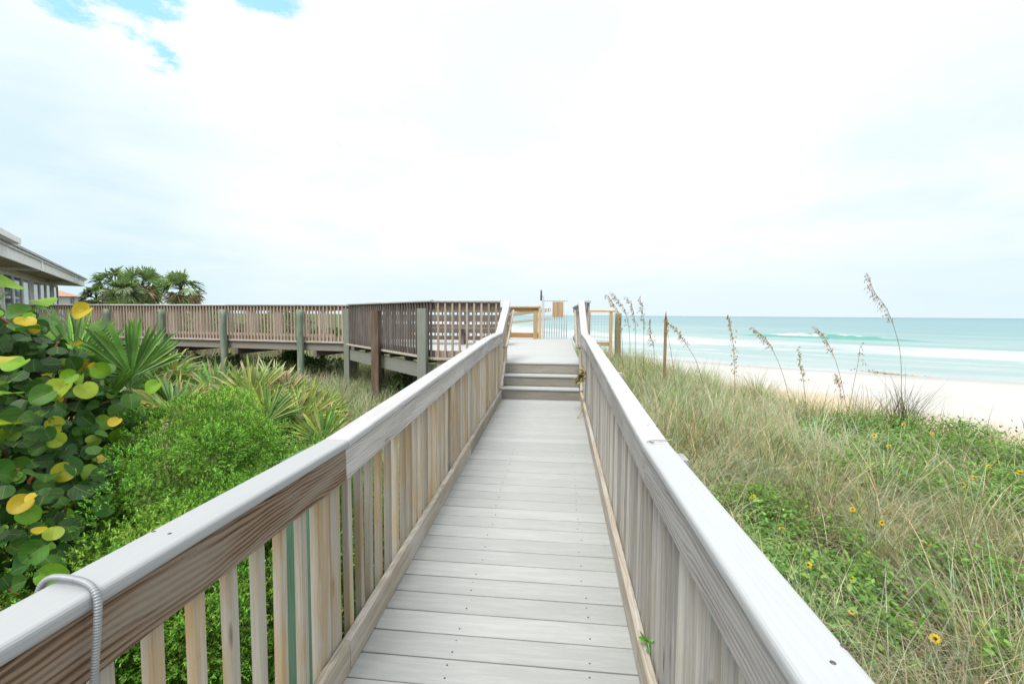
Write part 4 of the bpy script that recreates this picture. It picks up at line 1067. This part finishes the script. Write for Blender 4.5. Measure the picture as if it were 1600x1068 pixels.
def palmetto(px, py, depth, Rr, n, cols, lab, face=.8, nl=34, tip=None, dead=1, wleaf=.025, spread=1.55):
    h = at(px, py, depth); g0 = V3(h[0], h[1], gz(h[0], h[1]))
    e = empty('saw_palmetto', g0, lab, 'palmetto', 'saw palmettos left of the ramp')
    cam_d = nrm(V3(0, 0, EYE)-h)
    for k in range(n+dead):
        a = rng.uniform(0, 2*PI); out = V3(math.cos(a), math.sin(a), 0)
        hub = h if k == 0 else h+out*rng.uniform(.12, .34)*Rr/.5+V3(0, 0, rng.uniform(-.28, .10))*Rr/.5
        nv = nrm(cam_d*(face if k == 0 else rng.uniform(.1, .8))+out*.5*(k > 0)+V3(0, 0, .25 if k == 0 else .45)+rng.normal(0, .12, 3))
        uv = nrm(V3(0, 0, 1)+out*(.15 if k == 0 else .6))
        m = MB(); dd_ = k >= n
        frond(m, hub, nv, uv, Rr*rng.uniform(.8, 1.05)*(.9 if dd_ else 1), spread, nl, wleaf*Rr/.5, PAL_B if dd_ else cols, .12 if not dd_ else .5, tip)
        b = g0+out*.05; m.tube(spline([b, (b+hub)/2+out*.06, hub+nv*-.005], 8), np.linspace(.010, .005, 8), 6, tint=(.14, .19, .05))
        m.build('frond', M_palm, e)
palmetto(206, 588, 3.3, .52, 4, PAL_G, 'large blue-green palmetto with big upright fan beside the sea grape', 1.3, 40, None, 0, .030, 1.25)
palmetto(128, 572, 4.0, .54, 6, PAL_G, 'green palmetto half hidden behind the round sea grape leaves', .6, 34, None, 0, .026, 1.3)
palmetto(262, 585, 5.0, .52, 6, PAL_G+PAL_Y, 'palmetto with long slender leaves right of the large upright fan', .3, 22, (.36, .33, .2), 2)
palmetto(300, 640, 4.6, .46, 4, PAL_Y, 'small yellowish palmetto with spread stiff fans above the bright bush', .9, 22, None, 2, .025, 1.5)
palmetto(355, 625, 5.0, .58, 6, PAL_G+PAL_Y[:1], 'upright green palmetto in front of the second round green post', .5, 26, (.38, .36, .24), 2)
palmetto(395, 625, 4.9, .56, 6, PAL_Y, 'pale-tipped yellow palmetto in the middle of the clump', .6, 26, (.55, .50, .36), 3)
palmetto(438, 632, 4.9, .56, 5, PAL_Y+PAL_G, 'olive palmetto with upright fan below the first round green post', .7, 24, (.42, .34, .25), 2)
palmetto(418, 665, 4.3, .5, 5, PAL_G+PAL_Y, 'low green palmetto just above the right end of the bright bush', .7, 24, None, 2)
palmetto(472, 660, 4.5, .58, 6, PAL_Y, 'widest lime-yellow palmetto nearest the left handrail', .9, 30, None, 2, .027, 1.7)
palmetto(330, 655, 4.5, .50, 5, PAL_Y, 'yellow-green palmetto at the left rear edge of the bright bush', .6, 30, (.42, .38, .25), 2)
palmetto(378, 655, 4.6, .52, 5, PAL_Y+PAL_G, 'palmetto rising directly behind the top of the bright bush', .6, 32, None, 2)
palmetto(500, 655, 5.0, .50, 5, PAL_G+PAL_Y, 'grassy-looking palmetto at the right end of the clump near the pale grass', .5, 32, None, 1)
palmetto(285, 612, 5.4, .50, 5, PAL_G, 'greener palmetto at the back left of the clump under the walkway', .4, 30, None, 2)
palmetto(505, 690, 4.2, .42, 4, PAL_Y+PAL_G, 'palmetto leaning over the left handrail cap below the widest one', .5, 24, None, 1)

def sabal(px, py, depth, Rr, lab, n=26, green=PAL_G, dead=12, spread=.9, trunk_r=.16):
    c = at(px, py, depth); g0 = V3(c[0], c[1], gz(c[0], c[1]))
    e = empty('palm_tree', g0, lab, 'palm', 'sabal palms behind the far walkway')
    m = MB()
    for k in range(n):
        v = nrm(rng.normal(0, 1, 3)+V3(0, 0, .45)); hub = c+v*Rr*.45
        frond(m, hub, nrm(v*.4+V3(0, 0, .3)+rng.normal(0, .5, 3)), v+V3(0, 0, .1), Rr*.62*rng.uniform(.85, 1.1), 1.25, 15, Rr*.052, green, .25)
        m.tube([c, hub], .02, 4, tint=(.13, .18, .06))
    m.build('crown', M_palm, e)
    m = MB()
    for k in range(dead):
        a = rng.uniform(0, 2*PI); v = nrm(V3(math.cos(a), math.sin(a), rng.uniform(-1.1, -.3))); hub = c+v*Rr*.4
        frond(m, hub, nrm(rng.normal(0, 1, 3)), v, Rr*.55, 1.1, 11, Rr*.045, PAL_B, .35)
    m.build('dead_fronds', M_palm, e)
    m = MB(); zs = np.linspace(g0[2]-.3, c[2], 16); m.tube([(c[0]+.05*math.sin(z), c[1], z) for z in zs], trunk_r*(1+.06*np.sin(zs*9)), 10); m.build('trunk', M_trunk, e)
BL = [(.17, .25, .12), (.20, .28, .14), (.14, .21, .10)]
PG2 = [(.18, .29, .10), (.21, .32, .12), (.15, .25, .09)]
sabal(180, 443, 34, 1.65, 'left palm of the clump, with the highest pale fronds behind the railing', 26, BL)
sabal(220, 446, 32, 1.75, 'broad dark green palm in the middle of the clump with brown skirt', 34, PG2, 22)
sabal(284, 452, 32, 1.65, 'lone right-hand palm with yellow-green crown behind the far railing', 34, PG2+[(.24, .31, .09)], 24)
sabal(192, 462, 30, 1.45, 'low bushy palm at the foot of the left clump', 30, BL+[(.2, .27, .11)], 18)
sabal(150, 466, 33, 1.2, 'small low palm at the far left of the clump beside the red-roofed building', 26, PG2, 4)

def bush(px, py, depth, rx, rz, n, cols, lab, sz=.05, name='dune_shrub'):
    c = at(px, py, depth); g0 = V3(c[0], c[1], gz(c[0], c[1]))
    e = empty(name, g0, lab, 'shrub', 'shrubs around the far walkway')
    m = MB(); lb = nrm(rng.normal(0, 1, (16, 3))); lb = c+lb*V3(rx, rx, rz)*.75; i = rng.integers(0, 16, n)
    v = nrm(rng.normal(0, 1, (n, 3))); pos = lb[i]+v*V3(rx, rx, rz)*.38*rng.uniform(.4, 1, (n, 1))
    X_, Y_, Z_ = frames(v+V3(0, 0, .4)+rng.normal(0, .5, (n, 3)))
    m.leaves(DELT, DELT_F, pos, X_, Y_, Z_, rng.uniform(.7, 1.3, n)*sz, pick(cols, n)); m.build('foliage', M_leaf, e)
    m = MB()
    for k in range(10): m.tube(spline([g0+rng.normal(0, .08, 3)*V3(1, 1, 0), (g0+lb[k])/2+rng.normal(0, .08, 3), lb[k]], 7), np.linspace(.02, .006, 7), 5)
    m.build('branches', M_stem, e)
GB = [(.08, .15, .035), (.10, .18, .04), (.065, .12, .03), (.13, .19, .05)]
bush(447, 505, 17.5, .95, .55, 2600, [(.13, .20, .06), (.11, .18, .05), (.17, .23, .08)], 'round light green bush seen through the far walkway railing', .10)
bush(380, 515, 18.5, 1.0, .45, 2200, GB, 'green shrub seen through the railing near the second round green post', .10)
bush(300, 505, 19, 1.6, .6, 2600, GB, 'olive shrub behind the railing below the gap between palms', .11)
bush(200, 500, 22, 2.2, .8, 3000, GB, 'wide shrub behind the railing under the palm clump', .13)
bush(510, 525, 20, .9, .35, 1500, GB, 'low shrub behind the railing next to the grey corner post', .1)
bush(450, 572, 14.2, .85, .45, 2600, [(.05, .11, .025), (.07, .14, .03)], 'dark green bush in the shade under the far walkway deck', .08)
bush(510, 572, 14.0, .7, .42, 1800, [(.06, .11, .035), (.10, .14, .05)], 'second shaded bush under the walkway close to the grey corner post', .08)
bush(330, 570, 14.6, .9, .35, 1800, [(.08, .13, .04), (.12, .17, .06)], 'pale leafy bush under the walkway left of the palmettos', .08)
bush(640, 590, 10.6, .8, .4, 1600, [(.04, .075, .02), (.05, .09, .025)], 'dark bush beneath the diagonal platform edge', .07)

# ------------------------------------------------------------------ houses
def atz(px, py, z):
    r = ray(px, py); return V3(0, 0, EYE)+r*((z-EYE)/r[2])
ZR = 4.2
T0 = atz(135.5, 435.5, ZR); T1 = atz(16, 377, ZR)
ex = nrm((T1-T0)*V3(1, 1, 0)); ey = V3(-ex[1], ex[0], 0)
if np.dot(ey, T0*V3(1, 1, 0)) < 0: ey = -ey
def HP(u, v, z): return T0+ex*u+ey*v+V3(0, 0, z-ZR)
hs = empty('beach_house', HP(2, 2, -.8), 'grey beach house with deep white eaves and tall windows at the left edge', 'house')
m = MB()
def quadbox(mb, u0, u1, v0, v1, z0, z1, z2=None, tint=(1, 1, 1)):
    dz2 = 0 if z2 is None else z2
    V_ = [HP(u, v, z+(dz2 if v == v1 else 0)) for u in (u0, u1) for v in (v0, v1) for z in (z0, z1)]
    mb.add(V_, [np.array([(0, 1, 3, 2), (4, 6, 7, 5), (0, 4, 5, 1), (2, 3, 7, 6), (0, 2, 6, 4), (1, 5, 7, 3)])], tint)
quadbox(m, -.05, 34, -.05, 9, ZR-.10, ZR, 1.2); m.build('roof', M_roof, hs)
m = MB()
quadbox(m, .45, 34, .10, .18, ZR-.64, ZR-.105); quadbox(m, .45, .53, .185, 8, ZR-.64, ZR-.105, .1)
quadbox(m, .25, 34, .02, .095, ZR-.20, ZR-.105, tint=(.85, .87, .88))
m.build('fascia', M_white, hs)
m = MB()
for u in (6.0, 17.8):
    m = MB(); quadbox(m, u-.10, u+.10, .04, .098, ZR-.66, ZR-.205, tint=(1.2, 1.2, 1.2)); quadbox(m, u-.1, u+.1, .19, 1.5, ZR-.68, ZR-.55); m.build('outrigger_beam', M_white, hs)
m = MB(); quadbox(m, 24.4, 34, -.3, .015, ZR-.09, ZR+.12); m.build('fascia', M_white, hs)
m = MB(); quadbox(m, .54, 34, .185, 2.0, ZR-.52, ZR-.46); m.build('soffit', M_soffit, hs)
m = MB(); quadbox(m, 1.6, 34, 1.5, 9, -1.2, ZR-.3); m.build('wall', M_siding, hs)
u = 2.2
for k in range(9):
    wdt = 2.0
    m = MB(); quadbox(m, u, u+.14, 1.40, 1.498, .6, ZR-.75); quadbox(m, u+wdt-.14, u+wdt, 1.40, 1.498, .6, ZR-.75); quadbox(m, u+.14, u+wdt-.14, 1.40, 1.498, ZR-.88, ZR-.75); quadbox(m, u+.14, u+wdt-.14, 1.40, 1.498, .6, .75); fr_ = m.build('window', M_white, hs)
    m = MB(); quadbox(m, u+.14, u+wdt-.14, 1.45, 1.49, .75, ZR-.88, tint=random.choice(((1, 1, 1), (1.8, 1.8, 1.7), (.3, .3, .3), (2.2, 2.2, 2.1)))); m.build('pane', M_glass, fr_)
    u += 2.05 if k % 3 else 2.7

b0 = at(114, 470, 118)
hb = empty('red_roofed_building', (b0[0], b0[1], -.8), 'distant white two-storey building with an orange-red tiled roof beside the palms', 'building')
bx, by = ex, ey
def BP(u, v, z): return V3(b0[0], b0[1], z)-bx*u+by*v
def bbox(mb, u0, u1, v0, v1, z0, z1, tint=(1, 1, 1)):
    V_ = [BP(u, v, z) for u in (u0, u1) for v in (v0, v1) for z in (z0, z1)]
    mb.add(V_, [np.array([(0, 1, 3, 2), (4, 6, 7, 5), (0, 4, 5, 1), (2, 3, 7, 6), (0, 2, 6, 4), (1, 5, 7, 3)])], tint)
m = MB(); bbox(m, -6, 18, 0, 10, -1, 5.4); m.build('wall', M_stucco, hb)
m = MB(); z0, z1 = 5.45, 7.9
V_ = [BP(-7, -1.5, z0), BP(19, -1.5, z0), BP(19, 11.5, z0), BP(-7, 11.5, z0), BP(-1, 5, z1), BP(13, 5, z1)]
m.add(V_, [np.array([(0, 1, 5, 4), (2, 3, 4, 5), (3, 2, 1, 0)]), np.array([(1, 2, 5), (3, 0, 4)])]); m.build('roof', M_tile, hb)
for u in (-5, -1.5, 2.5, 6.5, 10.5, 14.5):
    m = MB(); bbox(m, u, u+.5, -1.3, -.8, -1, 5.44); m.build('column', M_stucco, hb)
for u in (-3.6, .2, 4.2, 8.2, 12.2):
    m = MB(); bbox(m, u, u+1.6, -.06, -.003, 3.2, 4.9); m.build('window', M_glass, hb)
m = MB(); bbox(m, -6, 18, -1.25, -1.15, 2.4, 3.3); m.build('balcony_rail', M_stucco, hb)
